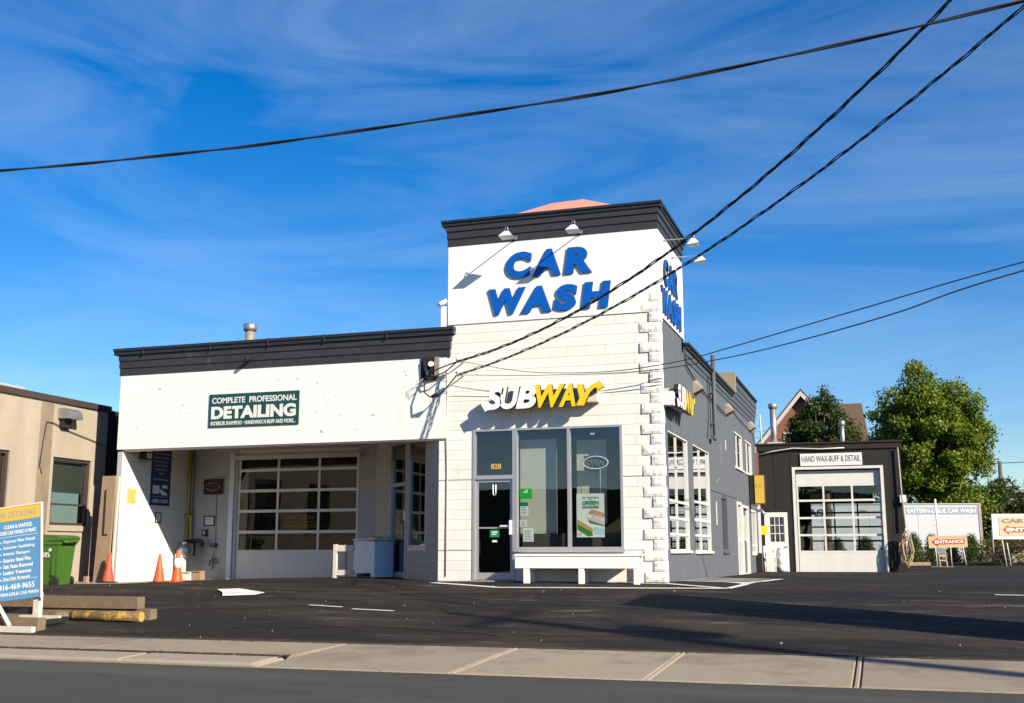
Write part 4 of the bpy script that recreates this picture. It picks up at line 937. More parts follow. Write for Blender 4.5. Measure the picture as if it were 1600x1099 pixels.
def wire_path(A, B_, quad, n):
    """A,B horizontal ends; heights from z(s)=quad polynomial up to s1, then straight to the pole"""
    A = np.array(A); B_ = np.array(B_); Lh = np.linalg.norm(B_-A); s1, coef, zend = quad
    out_ = []
    for s_ in np.linspace(0, Lh, n):
        z1 = np.polyval(coef, s1); sl = 2*coef[0]*s1+coef[1]
        if s_ <= s1: z = np.polyval(coef, s_)
        else:
            t_ = (s_-s1)/(Lh-s1); z = (2*t_**3-3*t_**2+1)*z1+(t_**3-2*t_**2+t_)*(Lh-s1)*sl+(-2*t_**3+3*t_**2)*zend+(t_**3-t_**2)*(Lh-s1)*sl*1.25
        p = A+(B_-A)*s_/Lh; out_.append(np.array((p[0], p[1], z)))
    return out_
def bundle(name, path, strands, r_, R_, pitch, lab, loose=False):
    root = thing(name, lab, 'cable', tuple(path[0]), 'overhead cables')
    L_ = 0; phs = [0]
    for a, c_ in zip(path, path[1:]): L_ += np.linalg.norm(c_-a); phs.append(L_)
    for k in range(strands):
        pts = []
        for p, s_ in zip(path, phs):
            an_ = 2*math.pi*(s_/pitch+k/strands); rr = R_*(1+(.9*math.sin(s_*1.1+k*2)**6 if loose else 0))
            d_ = path[-1]-path[0]; d_ = np.array((d_[0], d_[1], 0)); d_ /= np.linalg.norm(d_); side = np.array((-d_[1], d_[0], 0))
            pts.append(p+side*rr*math.cos(an_)+np.array((0, 0, rr*math.sin(an_))))
        MB().tube(pts, r_, 6).build('strand', blackrub, root)
    return root
bundle('overhead_cable', wire_path((-4.18, -.35), (23.15, -20.5), (12., [.0224, .0027, 4.5047], 15.4), 420), 3, .0105, .014, 1.3, 'upper thick twisted cable rising from the wall bracket to the upper right', True)
bundle('overhead_cable', wire_path((-4.16, -.35), (23.15, -20.5), (12.7, [.0155, .0337, 4.2232], 13.2), 420), 3, .0085, .013, 1.2, 'second twisted cable just below, rising to the upper right', True)
w1 = smooth([(-34, -9.3, 9.2), (-24, -9.05, 7.6), (-16, -9.0, 6.65), (-8.24, -9.0, 6.24), (-4.89, -9.0, 6.14), (-3.18, -9.0, 6.13), (.27, -9.0, 6.20), (1.74, -9.0, 6.27), (4.01, -9.0, 6.46), (5.88, -9.0, 6.67), (10, -9.0, 7.15), (17, -9.15, 8.0), (26, -9.3, 9.1)], 420)
bundle('overhead_cable', w1, 2, .0135, .0105, 3.1, 'thick street cable sweeping across the whole sky')
w4 = smooth([(-4.1, -.36, 4.50), (-2.99, -.34, 4.26), (-2.17, -.33, 4.16), (-.85, -.32, 4.13), (.44, -.3, 4.26), (1.5, -.3, 4.49), (3.96, -.27, 5.09), (6.77, -.24, 5.76), (14, -.15, 7.3), (30, 0, 9.6)], 160)
w5 = smooth([(-4.1, -.34, 4.21), (-2.3, -.33, 4.12), (-.33, -.31, 4.10), (1.31, -.3, 4.27), (2.76, -.28, 4.54), (4.52, -.26, 4.96), (6.76, -.24, 5.60), (14, -.15, 7.2), (30, 0, 9.4)], 160)
cable('overhead_wire', w4, list(np.linspace(.005, .017, 160)), 'upper of two thin wires crossing in front of the tower to the right', 'wire', blackrub, 'thin overhead wires')
cable('overhead_wire', w5, list(np.linspace(.0055, .02, 160)), 'lower of two thin wires crossing in front of the tower to the right', 'wire', blackrub, 'thin overhead wires')

# pylon sign whose shadow lies over the lot (stands right of the picture)
t = thing('pylon_sign', 'tall two-post roadside pylon sign right of the lot', 'pylon sign', (9.0, -8.2, -.5))
MB().box(8.93, 9.13, -9.3, -7.45, 1.5, 5.6).build('sign_cabinet', oldwhite, t)
for y in (-8.8, -7.75): MB().box(8.97, 9.09, y, y+.12, -.6, 1.5).build('post', dark_metal, t)

# ------------------------------------------------------------------ left neighbour
nb = thing('neighbour_building', 'beige stucco single storey building with dark coping at the left edge', 'building', NEI.P(-6, -.1, 0))
HN = [(-2.27, -.90, 1.20, 2.74), (-5.1, -3.69, 1.20, 2.76), (-8.2, -6.8, 1.2, 2.76)]
wl = MB().panel(NEI, -20, -.36, -.5, 3.98, -.3, 0, HN).build('wall', stucco, nb)
MB().fbox(NEI, -20, -.3, 3.98, 4.12, -.4, .05).build('coping', brown_trim, nb)
MB().fbox(NEI, -.359, 6, -.5, 4.05, -.4, -.08).build('dark_rear_wall', tar, nb)
MB().fbox(NEI, -20, -.36, -.5, 3.9, -9, -8.7).fbox(NEI, -20, -.36, 3.8, 3.9, -8.7, -.31).build('roof', brown_trim, nb)
MB().fbox(NEI, -5.2, -3.25, 4.121, 4.20, -.6, -.1).build('roof_hatch', grey_can, nb)
MB().fbox(NEI, -2.80, -2.37, .9, 3.97, 0, .004).build('water_stain', stucco_stain, nb)
MB().fbox(NEI, -20, -.36, 3.3, 3.32, 0, .004) if False else None
for a, c_, v0, v1 in HN:
    wn = MB().panel(NEI, a, c_, v0, v1, -.2, -.04, [(a+.07, c_-.07, v0+.06, v1-.07)]).fbox(NEI, a+.07, c_-.07, 1.66, 1.70, -.16, -.08).build('window', brown_trim, nb)
    pane(NEI, a+.07, c_-.07, v0+.06, 1.66, -.12, g_side, wn); pane(NEI, a+.07, c_-.07, 1.70, v1-.07, -.12, g_side, wn)
    MB().fbox(NEI, a+.08, c_-.1, v0+.75, v1-.08, -.165, -.155).build('reflection_sheet', partition_m, wn)  # pale sheet added behind the pane in place of its bright reflection
    MB().fbox(NEI, a-.05, c_+.08, v0-.13, v0-.01, -.05, .04).build('sill', stucco, wn)
MB().fbox(NEI, -19.9, -.5, -.3, -.2, -8.6, -.35).build('floor', interior_dark, nb)
t = thing('wall_vent', 'grey metal exhaust hood high on the beige wall', 'vent', NEI.P(-2, 3.4, 0))
mb = MB(); A_ = [(0, 3.62), (0, 3.86), (.16, 3.86), (.26, 3.80), (.30, 3.70), (.30, 3.62)]
NV = Frame(NEI.P(-2.22, 0, 0), NEI.N, -NEI.U)
mb.prism(NV, A_, -.5, 0).build('hood', galv, t); MB().fbox(NEI, -2.16, -1.88, 3.42, 3.62, 0, .12).build('duct', dark_metal, t)
cable('cable', [NEI.P(-2.66, 2.33, .02), NEI.P(-2.76, 2.5, .03), NEI.P(-2.70, 3.0, .03), NEI.P(-2.62, 3.5, .03), NEI.P(-2.4, 3.5, .03), NEI.P(-1.8, 3.36, .03), NEI.P(-.9, 3.22, .03), NEI.P(-.38, 3.12, .03)], .011, 'thin cable sagging across the beige wall below the vent', 'cable', dark_metal)
t = thing('plywood_board', 'tall weathered plywood board leaning between the two buildings', 'board', (-12.85, -.25, 0))
PF = Frame((-13.08, -.18, 0), (1, -.02, 0), (-.02, -1, 0))
MB().prism(PF, [(.0, -.15), (.40, -.15), (.46, 2.32), (.1, 2.32)], -.04, 0).build('sheet', plywood, t)
MB().fbox(PF, .19, .235, 1.0, 2.0, 0, .012).fbox(PF, .19, .33, .97, 1.0, 0, .012).build('slot', dark_metal, t)
MB().prism(PF, [(.47, -.15), (.50, -.15), (.56, 2.3), (.53, 2.3)], -.06, 0).build('edge_strip', oldwhite, t)
# bin
t = thing('wheelie_bin', 'green wheeled waste bin with hinged lid beside the beige wall', 'waste bin', (-13.2, -1.2, -.11))
X0, X1, Y0, Y1, Z0 = -13.52, -12.98, -1.5, -.95, -.12
mb = MB(); mb.v += [(X0+.05, Y0+.06, Z0), (X1-.06, Y0+.06, Z0), (X1-.06, Y1-.05, Z0), (X0+.05, Y1-.05, Z0), (X0, Y0, .80), (X1, Y0, .80), (X1, Y1, .80), (X0, Y1, .80)]
for f in ((0, 1, 5, 4), (1, 2, 6, 5), (2, 3, 7, 6), (3, 0, 4, 7), (3, 2, 1, 0)): mb.f.append(f); mb.m.append(0); mb.sm.append(False)
mb.box(X0-.02, X1+.02, Y0-.02, Y1+.02, .76, .84)
mb.box(X0+.08, X0+.14, Y0-.0, Y0+.04, .1, .76).box(X1-.16, X1-.10, Y0-.0, Y0+.04, .1, .76).build('body', bin_m, t)
BF = Frame((X0, Y1, 0), (0, -1, 0), (-1, 0, 0))
mb = MB(); FL = Frame((0, Y0-.04, 0), (1, 0, 0), (0, -1, 0))
mb.prism(FL, [(X0-.04, .845), (X1+.06, .845), (X1+.08, .90), (X1-.0, .955), (X0+.1, .975), (X0-.04, .93)], -.64, 0).build('lid', bin_m, t)
MB().tube([(X1+.10, Y0+.05, .82), (X1+.10, Y1-.05, .82)], .02, 8).box(X1+.02, X1+.10, Y0+.08, Y0+.12, .80, .84).box(X1+.02, X1+.10, Y1-.12, Y1-.08, .80, .84).build('handle', bin_m, t)
for y in (Y0+.02, Y1-.04): MB().tube([(X1-.08, y, Z0+.1), (X1-.08, y+.05, Z0+.1)], .1, 16).build('wheel', blackrub, t)
FB = Frame((0, Y0-.0, 0), (1, 0, 0), (0, -1, 0))
text('lettering', 'GFL', FB, X0+.14, X0+.34, .52, .59, .004, .008, sign_text_white, t, .03)
MB().prism(FB, [(X0+.28, .60), (X0+.31, .62), (X0+.28, .64), (X0+.31, .65), (X0+.31, .69), (X0+.335, .66), (X0+.36, .68), (X0+.36, .65), (X0+.39, .64), (X0+.35, .62)], .004, .008).fbox(FB, X0+.14, X0+.34, .49, .505, .004, .008).build('leaf_emblem', sign_text_white, t)
o = MB().box(-13.0, -12.92, -.6, -.5, -.11, .06).build('wood_offcut', plywood); tag(o, 'small upright wood offcut at the foot of the beige wall', 'wood block')
# timbers
def tim(x0, x1, y0, y1, z0, z1, lab, rz=0):
    o = MB().box(x0, x1, y0, y1, z0, z1).build('timber', timber_m); tag(o, lab, 'timber', 'timbers by the sidewalk'); return o
tim(-9.3, -6.6, -7.02, -6.84, gz(-7, -6.9)-.01, gz(-7, -6.9)+.15, 'lower rear grey timber sticking out farthest right')
tim(-9.4, -6.81, -7.05, -6.87, gz(-7, -6.9)+.155, gz(-7, -6.9)+.33, 'upper grey timber lying on top of the stack')
tim(-8.9, -7.43, -8.46, -8.29, gz(-8, -8.4)-.01, gz(-8, -8.4)+.175, 'short dark timber behind the sign skid')
t = thing('log', 'round log with peeling yellow paint in front of the timbers', 'log', (-7.15, -7.3, -.43))
zl = gz(-7, -7.3)+.078
MB().tube([(-7.82, -7.28, zl), (-7.74, -7.28, zl), (-7.2, -7.29, zl), (-6.55, -7.3, zl)], [.055, .078, .083, .08], 16).build('trunk', yellow_log, t)
MB().tube([(-6.549, -7.3, zl), (-6.54, -7.3, zl)], .074, 16).build('sawn_end', endgrain, t)
for x, y, s_, lab in ((-8.25, -7.0, .16, 'rounded stone left of the yellow log'), (-7.85, -7.05, .13, 'flat rubble piece behind the yellow log')):
    mb = MB(); mb.lathe(x, y, [(s_*.6, gz(x, y)-.01), (s_, gz(x, y)+.03), (s_*.8, gz(x, y)+.09), (s_*.3, gz(x, y)+.115)], 9, sx=1.2, sm=False); o = mb.build('stone', timber_m); tag(o, lab, 'stone')
# A-frame sign
t = thing('sandwich_board', 'blue and yellow CAR DETAILING sandwich board at the left edge', 'sandwich board', (-6.9, -9.0, -.5))
tl = R(5.5); AO = np.array((-6.885, -9.03, 0))   # board frame, tilted in its own plane
class TiltFrame(Frame):
    def __init__(s, O, ang_h, tilt, lean):
        u = np.array((math.cos(ang_h), math.sin(ang_h), 0)); n = np.array((math.sin(ang_h), -math.cos(ang_h), 0)); z = np.array((0, 0, 1.))
        v = z*math.cos(lean)-n*math.sin(lean)*-1*-1; n2 = n*math.cos(lean)+z*math.sin(lean)
        s.O = np.array(O, float); s.U = u*math.cos(tilt)+v*math.sin(tilt); s.V = v*math.cos(tilt)-u*math.sin(tilt); s.N = n2; s.rz = 0
AF = TiltFrame((-8.345, -8.38, -.12), R(6), R(7), R(4)); AF.U = AF.U*1.212; AF.V = AF.V*1.154
BWd, BH = .66, 1.17
MB().fbox(AF, 0, BWd, 0, BH, -.018, 0).build('sign_board', sign_blue, t)
MB().fbox(AF, 0, BWd, BH-.17, BH, 0, .003).build('yellow_header', sign_yellow, t)
def at_(s_, u0, u1, v0, v1, bold=.012, m_=sign_text_white): text('lettering', s_, AF, u0, u1, v0, v1, .001, .005, m_, t, bold)
at_('CAR DETAILING', .04, .60, BH-.125, BH-.05, .006, greyblue)
at_('CLEAN & SANITIZE', .16, .54, BH-.27, BH-.22); at_('YOUR CAR WHILE-U-WAIT', .08, .60, BH-.345, BH-.295)
for i, s_ in enumerate(('Express Mini Detail', 'Interior Sanitizing', 'Interior Shampoo', 'Exterior Hand Wax', 'Salt Stain Removal', 'Leather Treatment', 'Dog Hair Removal')):
    at_(s_, .16, .16+.022*len(s_), BH-.46-i*.078, BH-.41-i*.078); MB().fbox(AF, .115, .13, BH-.445-i*.078, BH-.43-i*.078, .001, .005).build('bullet', sign_text_white, t)
at_('416-469-9655', .10, .58, .13, .20); at_('EASTERN-LESLIE CAR WASH', .03, .63, .055, .095)
MB().fbox(AF, .02, .62, BH-.375, BH-.37, 0, .004).build('rule_line', sign_text_white, t); MB().fbox(AF, .02, .62, .245, .25, 0, .004).build('rule_line', sign_text_white, t)
MB().fbox(AF, -.02, BWd+.012, BH, BH+.02, -.03, .01).fbox(AF, BWd, BWd+.014, -.02, BH, -.03, .01).build('edge_trim', oldwhite, t)
zz = gz(-6.7, -9)+.0
MB().box(-7.70, -7.60, -8.26, -8.18, -.48, .03).build('leg', oldwhite, t)
MB().tube([(-8.25, -8.5, .04), (-7.80, -8.58, -.42)], .035, 4, sm=False).build('leg', oldwhite, t)
MB().box(-8.5, -7.37, -8.64, -8.56, -.525, -.425).build('skid', oldwhite, t)
MB().box(-8.5, -7.78, -7.62, -7.55, gz(-8, -7.6), gz(-8, -7.6)+.11).build('skid', oldwhite, t)
MB().box(-7.70, -7.60, -8.17, -7.62, -.42, -.36).build('cross_rail', dark_metal, t)
MB().box(-8.5, -7.71, -8.16, -8.10, -.28, -.18).build('rear_rail', dark_metal, t)

# ------------------------------------------------------------------ rear garage
gb = thing('garage_building', 'low dark brown garage with a white glazed overhead door at the back of the lot', 'garage', (2.4, 18, -.12))
HG = [(1.30, 4.14, -.3, 3.33), (.22, 1.0, -.3, 1.90)]
gw = MB().panel(GAR, .1, 4.80, -.3, 4.0, -.2, 0, HG).build('front_wall', black_siding, gb)
MB().fbox(GAR, .04, 4.86, 4.0, 4.24, -.3, .05).fbox(GAR, .02, 4.9, 4.20, 4.26, -.35, .09).build('fascia', black_siding, gb)
for u, v0, v1 in ((.62, 2.0, 4.0), (4.45, -.2, 4.0), (1.17, -.2, 3.9)): MB().fbox(GAR, u-.01, u+.01, v0, v1, 0, .008).build('siding_seam', dark_metal, gw)
MB().fbox(GAR, 4.24, 4.8, 1.28, 1.30, 0, .01).build('siding_seam', dark_metal, gw); MB().fbox(GAR, 4.24, 4.8, .62, .66, 0, .012).build('siding_seam', dark_metal, gw)
MB().box(.1, .3, 18.2, 25, -.3, 4.0).build('left_wall', black_siding, gb); MB().box(4.6, 4.8, 18.2, 25, -.3, 4.0).build('right_wall', black_siding, gb)
MB().box(.1, 4.8, 18.2, 25, 4.0, 4.12).build('roof', charcoal, gb)
GR = Frame((0, 25, 0), (1, 0, 0), (0, -1, 0))
MB().panel(GR, .1, 4.8, -.3, 4.0, -.2, 0, [(1.35, 4.2, -.3, 2.9)]).build('rear_wall', black_siding, gb)
garage_door(GR, 1.35, 4.2, [.50, .95, 1.5, 2.06, 2.46, 2.86], [2.3, 3.2], -.25, 3.0, g_through, gb, -.1, m_=dark_metal)
MB().box(.3, 4.6, 18.2, 25, -.3, -.11).build('floor', interior_dark, gb)
fr_ = MB().panel(GAR, 1.22, 4.22, -.15, 3.42, 0, .03, [(1.32, 4.12, -.2, 3.33)]).build('door_surround', doorframe_white, gb)
garage_door(GAR, 1.33, 4.11, [.54, 1.10, 1.68, 2.27, 2.79], [2.23, 3.17], -.14, 2.8, g_through, gb, -.12, 3.28)
md = MB().panel(GAR, .22, 1.0, -.13, 1.88, -.06, .02, [(.40, .88, .88, 1.72)]).build('panelled_door', whitemetal, gb)
mb = MB()
for u in (.56, .72): mb.fbox(GAR, u-.012, u+.012, .88, 1.72, -.04, 0)
for v in (1.16, 1.44): mb.fbox(GAR, .40, .88, v-.012, v+.012, -.038, .002)
mb.build('glazing_bars', whitemetal, md)
us_, vs_ = [.40, .56, .72, .88], [.88, 1.16, 1.44, 1.72]
for a, c_ in zip(us_, us_[1:]):
    for e, g in zip(vs_, vs_[1:]): pane(GAR, a+.012, c_-.012, e+.012, g-.012, -.02, g_side, md)
MB().fbox(GAR, .9, .96, .70, .73, .02, .07).build('handle', galv, md)
t = thing('garage_sign', 'white HAND WAX-BUFF & DETAIL sign over the rear garage door', 'sign', (2.5, 17.95, 3.45))
MB().fbox(GAR, 1.52, 3.56, 3.45, 3.87, .012, .05).build('sign_board', whitemetal, t)
text('lettering', 'HAND WAX-BUFF & DETAIL', GAR, 1.57, 3.51, 3.58, 3.79, .05, .055, grey_text, t, .012)
cable('cable', [(.12, 17.93, 3.88), (.6, 17.92, 3.98), (1.3, 17.92, 4.07), (2.2, 17.92, 4.02), (3.0, 17.92, 4.04)], .022, 'pale cable draped along the top of the rear garage', 'cable', oldwhite)
cable('cable', [(4.72, 17.9, 4.0), (4.76, 17.88, 2.4), (4.8, 17.85, 1.3)], .03, 'brown conduit down the right corner of the rear garage', 'cable', rusty)
o = MB().box(4.70, 4.9, 17.86, 17.94, 2.15, 2.4).build('corner_light', whitemetal); tag(o, 'small white fitting on the right corner of the rear garage', 'light fitting')
mb = MB(); rr = random.Random(3)
for k in range(9):
    cx, cz, a_, b_ = 4.82+rr.uniform(-.06, .06), .62+rr.uniform(-.1, .1), rr.uniform(.06, .2), rr.uniform(.3, .55)
    mb.tube([(cx+a_*math.sin(q_)+.03*math.sin(3*q_+k), 17.78-.02*k+.03*math.cos(q_), cz+b_*math.cos(q_)) for q_ in np.linspace(0, 2*math.pi, 18)], .014, 5, cap=False)
o = mb.build('coiled_rope', rope_m); tag(o, 'tangled tan rope hanging at the right corner of the rear garage', 'rope')
# chair and drum
t = thing('folding_chair', 'white folding chair in front of the white panelled door', 'chair', (.5, 17.1, -.12))
for x in (.28, .62):
    MB().tube([(x+.02, 16.92, -.12), (x-.06, 17.25, .74)], .018, 6).build('leg', whitemetal, t); MB().tube([(x, 17.32, -.12), (x+.02, 16.95, .36)], .018, 6).build('leg', whitemetal, t)
MB().box(.26, .66, 16.92, 17.28, .34, .37).build('seat', whitemetal, t); MB().box(.22, .60, 17.2, 17.23, .52, .74).build('backrest', whitemetal, t)
t = thing('plastic_drum', 'white plastic drum beside the folding chair', 'drum', (.82, 17.3, -.12))
MB().lathe(.82, 17.3, [(.15, -.12), (.19, -.09), (.2, .1), (.19, .12), (.2, .14), (.2, .4), (.19, .42), (.2, .44), (.19, .58), (.15, .62)], 20).build('body', whitemetal, t); MB().lathe(.82, 17.3, [(.16, .621), (.16, .66)], 20).build('lid', oldwhite, t)
o = MB().box(.02, .2, 16.9, 17.2, -.12, .5).build('black_crate', dark_metal); tag(o, 'black crate at the foot of the grey wall behind the chair', 'crate')
# roof pipes
def vent(x, y, z0, z1, r_, m_, lab):
    t = thing('roof_vent', lab, 'vent pipe', (x, y, z0), 'roof vent pipes')
    MB().tube([(x, y, z0), (x, y, z1-.12)], r_, 14).build('pipe', m_, t)
    MB().lathe(x, y, [(r_*1.1, z1-.2), (r_*1.45, z1-.17), (r_*1.45, z1-.02), (r_*1.1, z1)], 14).build('cap', galv, t); return t
vent(-11.2, 3.0, 4.8, 6.4, .12, rusty, 'squat vent pipe with a round cap on the wing roof')
vent(.42, 20.9, 4.1, 6.03, .12, galv, 'tall shiny flue pipe behind the grey wall')
vent(2.86, 21.9, 4.1, 5.4, .08, galv, 'small finned vent on the dark garage roof')
t = thing('roof_railing', 'pale metal railing frame beside the tall flue pipe', 'railing', (-.2, 20.7, 4.2))
MB().tube([(-.35, 20.7, 5.6), (-.05, 20.7, 5.6), (-.02, 20.7, 4.1)], .03, 6).build('post', oldwhite, t); MB().box(.2, .75, 20.6, 21.3, 4.12, 4.55).build('unit', oldwhite, t)

# ------------------------------------------------------------------ vegetation helpers
def leafcloud(name, clumps, n, size, m_, parent=None, kind=None, flat_=.5):
    """clumps: list of (centre, radius xyz)"""
    cl = np.array([c_[0] for c_ in clumps]); rd = np.array([c_[1] for c_ in clumps])
    wgt = rd.prod(1)**.6; idx = rng.choice(len(cl), n, p=wgt/wgt.sum())
    d_ = rng.normal(size=(n, 3)); d_ /= np.linalg.norm(d_, axis=1)[:, None]
    P = cl[idx]+d_*rd[idx]*(rng.uniform(.15, 1.0, n)**.5*(1+.22*np.abs(rng.normal(size=n))))[:, None]
    a = rng.normal(size=(n, 3)); a += d_*.4; a[:, 2] -= .1; a /= np.linalg.norm(a, axis=1)[:, None]
    b_ = np.cross(a, rng.normal(size=(n, 3))); b_ /= np.linalg.norm(b_, axis=1)[:, None]; c_ = np.cross(a, b_)
    s_ = (size*rng.uniform(.55, 1.3, n))[:, None]
    V = np.stack([P-b_*s_, P+c_*s_*.55-a*s_*.15, P+b_*s_, P-c_*s_*.55-a*s_*.15], 1).reshape(-1, 3)
    me = bpy.data.meshes.new(name); me.vertices.add(4*n); me.vertices.foreach_set('co', V.ravel())
    me.loops.add(4*n); me.loops.foreach_set('vertex_index', np.arange(4*n)); me.polygons.add(n)
    me.polygons.foreach_set('loop_start', np.arange(n)*4); me.polygons.foreach_set('loop_total', np.full(n, 4)); me.materials.append(m_)
    me.update(calc_edges=True); o = link(name, me, parent)
    if kind: o['kind'] = kind
    return o
def crown(cx, cy, cz, rx, ry, rz_, k, lo=.16, hi=.34, seed=0):
    rr = np.random.default_rng(seed); out_ = []
    for i in range(k):
        d_ = rr.normal(size=3); d_ /= np.linalg.norm(d_); f = rr.uniform(.35, 1.0)**.5
        s_ = rr.uniform(lo, hi)*(1.15-.35*f)*max(rx, rz_)
        out_.append(((cx+d_[0]*rx*f*.86, cy+d_[1]*ry*f*.86, cz+d_[2]*rz_*f*.86), (s_, s_, s_*.75)))
    return out_
def tree(name, lab, cx, cy, z0, cz, rx, ry, rz_, n, size, m_, k=40, seed=0, lo=.16, hi=.34, extra=(), group=None, tr=.2):
    t = thing(name, lab, 'tree', (cx, cy, z0), group)
    cl = crown(cx, cy, cz, rx, ry, rz_, k, lo, hi, seed)+list(extra)
    mb = MB().tube([(cx, cy, z0), (cx+.1, cy, (z0+cz)/2), (cx, cy, cz+rz_*.3)], [tr, tr*.75, tr*.25], 8)
    for c_, r_ in cl[::3]:
        zb = z0+(cz-z0)*.6+.2*(c_[2]-cz); mb.tube([(cx, cy, zb), ((cx+c_[0])/2, (cy+c_[1])/2, (zb+c_[2])/2+.15), c_], [tr*.35, tr*.2, tr*.06], 5)
    mb.build('trunk', bark, t)
    leafcloud('crown', cl, n, size, m_, t)
    return t
# back of lot: white wall
t = thing('white_fence_wall', 'long white painted wall lettered EASTERN-LESLIE CAR WASH behind the lot', 'wall', (4.5, 39.5, -.2))
MB().fbox(FARW, -8, 8.66, -.4, 2.90, -.2, 0).build('wall', fabricwhite, t)
MB().fbox(FARW, -8, 8.70, 2.90, 2.96, -.24, .04).build('coping', galv, t)
MB().fbox(FARW, 8.66, 8.80, -.4, 2.98, -.22, .03).build('end_post', rusty, t)
MB().fbox(FARW, 4.9, 8.60, 2.40, 2.76, 0, .01).build('sign_band', greyblue, t)
text('lettering', 'EASTERN-LESLIE CAR WASH', FARW, 4.98, 8.52, 2.47, 2.70, .01, .016, sign_text_white, t, .02)
text('lettering', 'WASH', FARW, -.95, 1.12, 2.28, 2.68, .0, .012, navy, t, .04)
MB().fbox(FARW, 2.5, 2.85, 2.48, 2.62, 0, .012).build('sign_patch', grey_text, t)
for s_ in (-2, .5, 3, 5.5): MB().fbox(FARW, s_, s_+.02, -.3, 2.4, 0, .006).build('wall_seam', greyblue, t)
t = thing('lamp_post', 'white lamp post with a small lamp standing against the white wall', 'lamp post', (6.75, 38.6, -.2))
MB().tube([(6.8, 38.6, -.3), (6.72, 38.6, 3.1)], .05, 8).build('post', whitemetal, t); MB().box(6.2, 6.5, 38.5, 38.7, 1.7, 1.85).tube([(6.5, 38.6, 1.8), (6.77, 38.6, 1.8)], .02, 6).build('lamp', whitemetal, t)
mb0 = thing('cedar_shrub', 'clipped cedar shrub next to the right corner of the rear garage', 'shrub', (0, 0, 0), 'cedar shrubs along the white wall')
cl = [((rng.uniform(-.12, .12)*(1-z/1.9), rng.uniform(-.12, .12)*(1-z/1.9), z), (.40*(1.12-(z/1.75)**2),)*2+(.22,)) for z in np.linspace(.1, 1.45, 14)]
leafcloud('foliage', cl, 6000, .035, leaf_cedar, mb0); MB().tube([(0, 0, -.2), (0, 0, 1.4)], .05, 6).build('stem', bark, mb0)
mb0.location = (5.55, 36.6, -.2)
for i, (x, y, sx, s_, lab) in enumerate(((6.38, 36.9, 1.15, .95, 'cedar shrub directly behind the left end of the ENTRANCE sign'), (8.2, 37.3, 1.2, .95, 'wide cedar shrub near the right end of the white wall'), (1.95, 37.2, 1.1, .85, 'cedar shrub seen through the middle of the garage door'), (3.25, 37.4, 1.3, .9, 'cedar shrub seen through the right garage door panes'), (4.25, 37.2, .9, .95, 'cedar shrub seen at the far right of the garage door'), (7.3, 37.8, .9, .8, 'low cedar shrub between two larger ones by the white wall'))):
    c_ = dup(mb0, (x, y, -.2), i*1.3, lab); c_.scale = (sx, sx, s_)
# entrance sign
EF = Frame((6.0, 30.1, 0), (.985, .10, 0), (.10, -.985, 0))
EFt = TiltFrame((5.97, 30.1, .66), R(6), R(1.5), 0)
def ent_sign(F, name, lab, u0, W_, H_, txt, partial=False):
    t = thing(name, lab, 'sign', tuple(F.O)); return t
t = thing('entrance_sign', 'tan ENTRANCE sign with a red arrow standing before the white wall', 'sign', (6.7, 30.2, -.15))
MB().fbox(EFt, 0, 1.58, 0, .50, -.04, 0).build('sign_board', tan_sign, t)
MB().prism(EFt, [(.12, .25), (.38, .44), (.38, .35), (1.46, .35), (1.46, .15), (.38, .15), (.38, .06)], 0, .01).build('arrow', red_sign, t)
text('lettering', 'ENTRANCE', EFt, .25, 1.42, .18, .32, .01, .016, sign_text_white, t, .05)
MB().tube([(6.26, 30.2, -.2), (6.22, 30.15, .75)], .03, 6).build('leg', oldwhite, t); MB().tube([(6.85, 30.3, -.2), (6.84, 30.2, .75)], .025, 6).build('leg', oldwhite, t); MB().tube([(7.42, 30.3, -.05), (7.33, 30.25, .75)], .03, 6).build('leg', oldwhite, t)
t = thing('small_a_frame', 'small wooden A-frame with a blue top plate under the ENTRANCE sign', 'sandwich board', (6.4, 29.9, -.2))
for x in (6.31, 6.58): MB().tube([(x+.06, 29.75, -.16), (x, 29.9, .60)], .028, 4, sm=False).build('leg', mat('bare_pine', (.50, .42, .27), .7), t)
for z in (.12, .30): MB().box(6.32, 6.64, 29.79, 29.83, z, z+.09 if z > .2 else z+.05).build('rung', MATS['bare_pine'], t)
MB().box(6.24, 6.60, 29.86, 29.90, .42, .66).build('plate', greyblue, t)
MB().box(5.98, 6.9, 29.55, 29.85, -.16, -.11).build('base', concrete, t)
RF = TiltFrame((8.80, 32.95, 1.05), R(19), R(0), 0)
t = thing('roadside_sign', 'white framed CAR WASH ENTRANCE sign cut off by the right edge', 'sign', (10.2, 33.3, -.2))
MB().fbox(RF, 0, 3.4, 0, 1.12, -.06, 0).build('frame_board', whitemetal, t); MB().fbox(RF, .3, 3.1, .14, .98, 0, .02).build('sign_board', tan_sign, t)
text('lettering', 'CAR WASH', RF, .42, 2.98, .72, .90, .02, .028, grey_text, t, .04)
MB().prism(RF, [(.44, .42), (.72, .64), (.72, .54), (2.95, .54), (2.95, .30), (.72, .30), (.72, .20)], .02, .027).build('arrow', red_sign, t)
text('lettering', 'ENTRANCE', RF, .60, 2.85, .34, .50, .027, .034, sign_text_white, t, .05)
for x, y in ((9.22, 33.35), (9.42, 33.6), (11.8, 34.1)): MB().tube([(x-.05, y-.2, 1.1), (x+.08, y-.1, -.2)], .03, 6).build('leg', oldwhite, t)
tm_ = MB().fbox(Frame((5.2, 34.2, 0), (.951, .309, 0), (.309, -.951, 0)), 0, 3.45, -.2, .02, -.15, 0).build('timber_edging', plywood); tag(tm_, 'long pale timber edging along the back of the asphalt', 'timber')
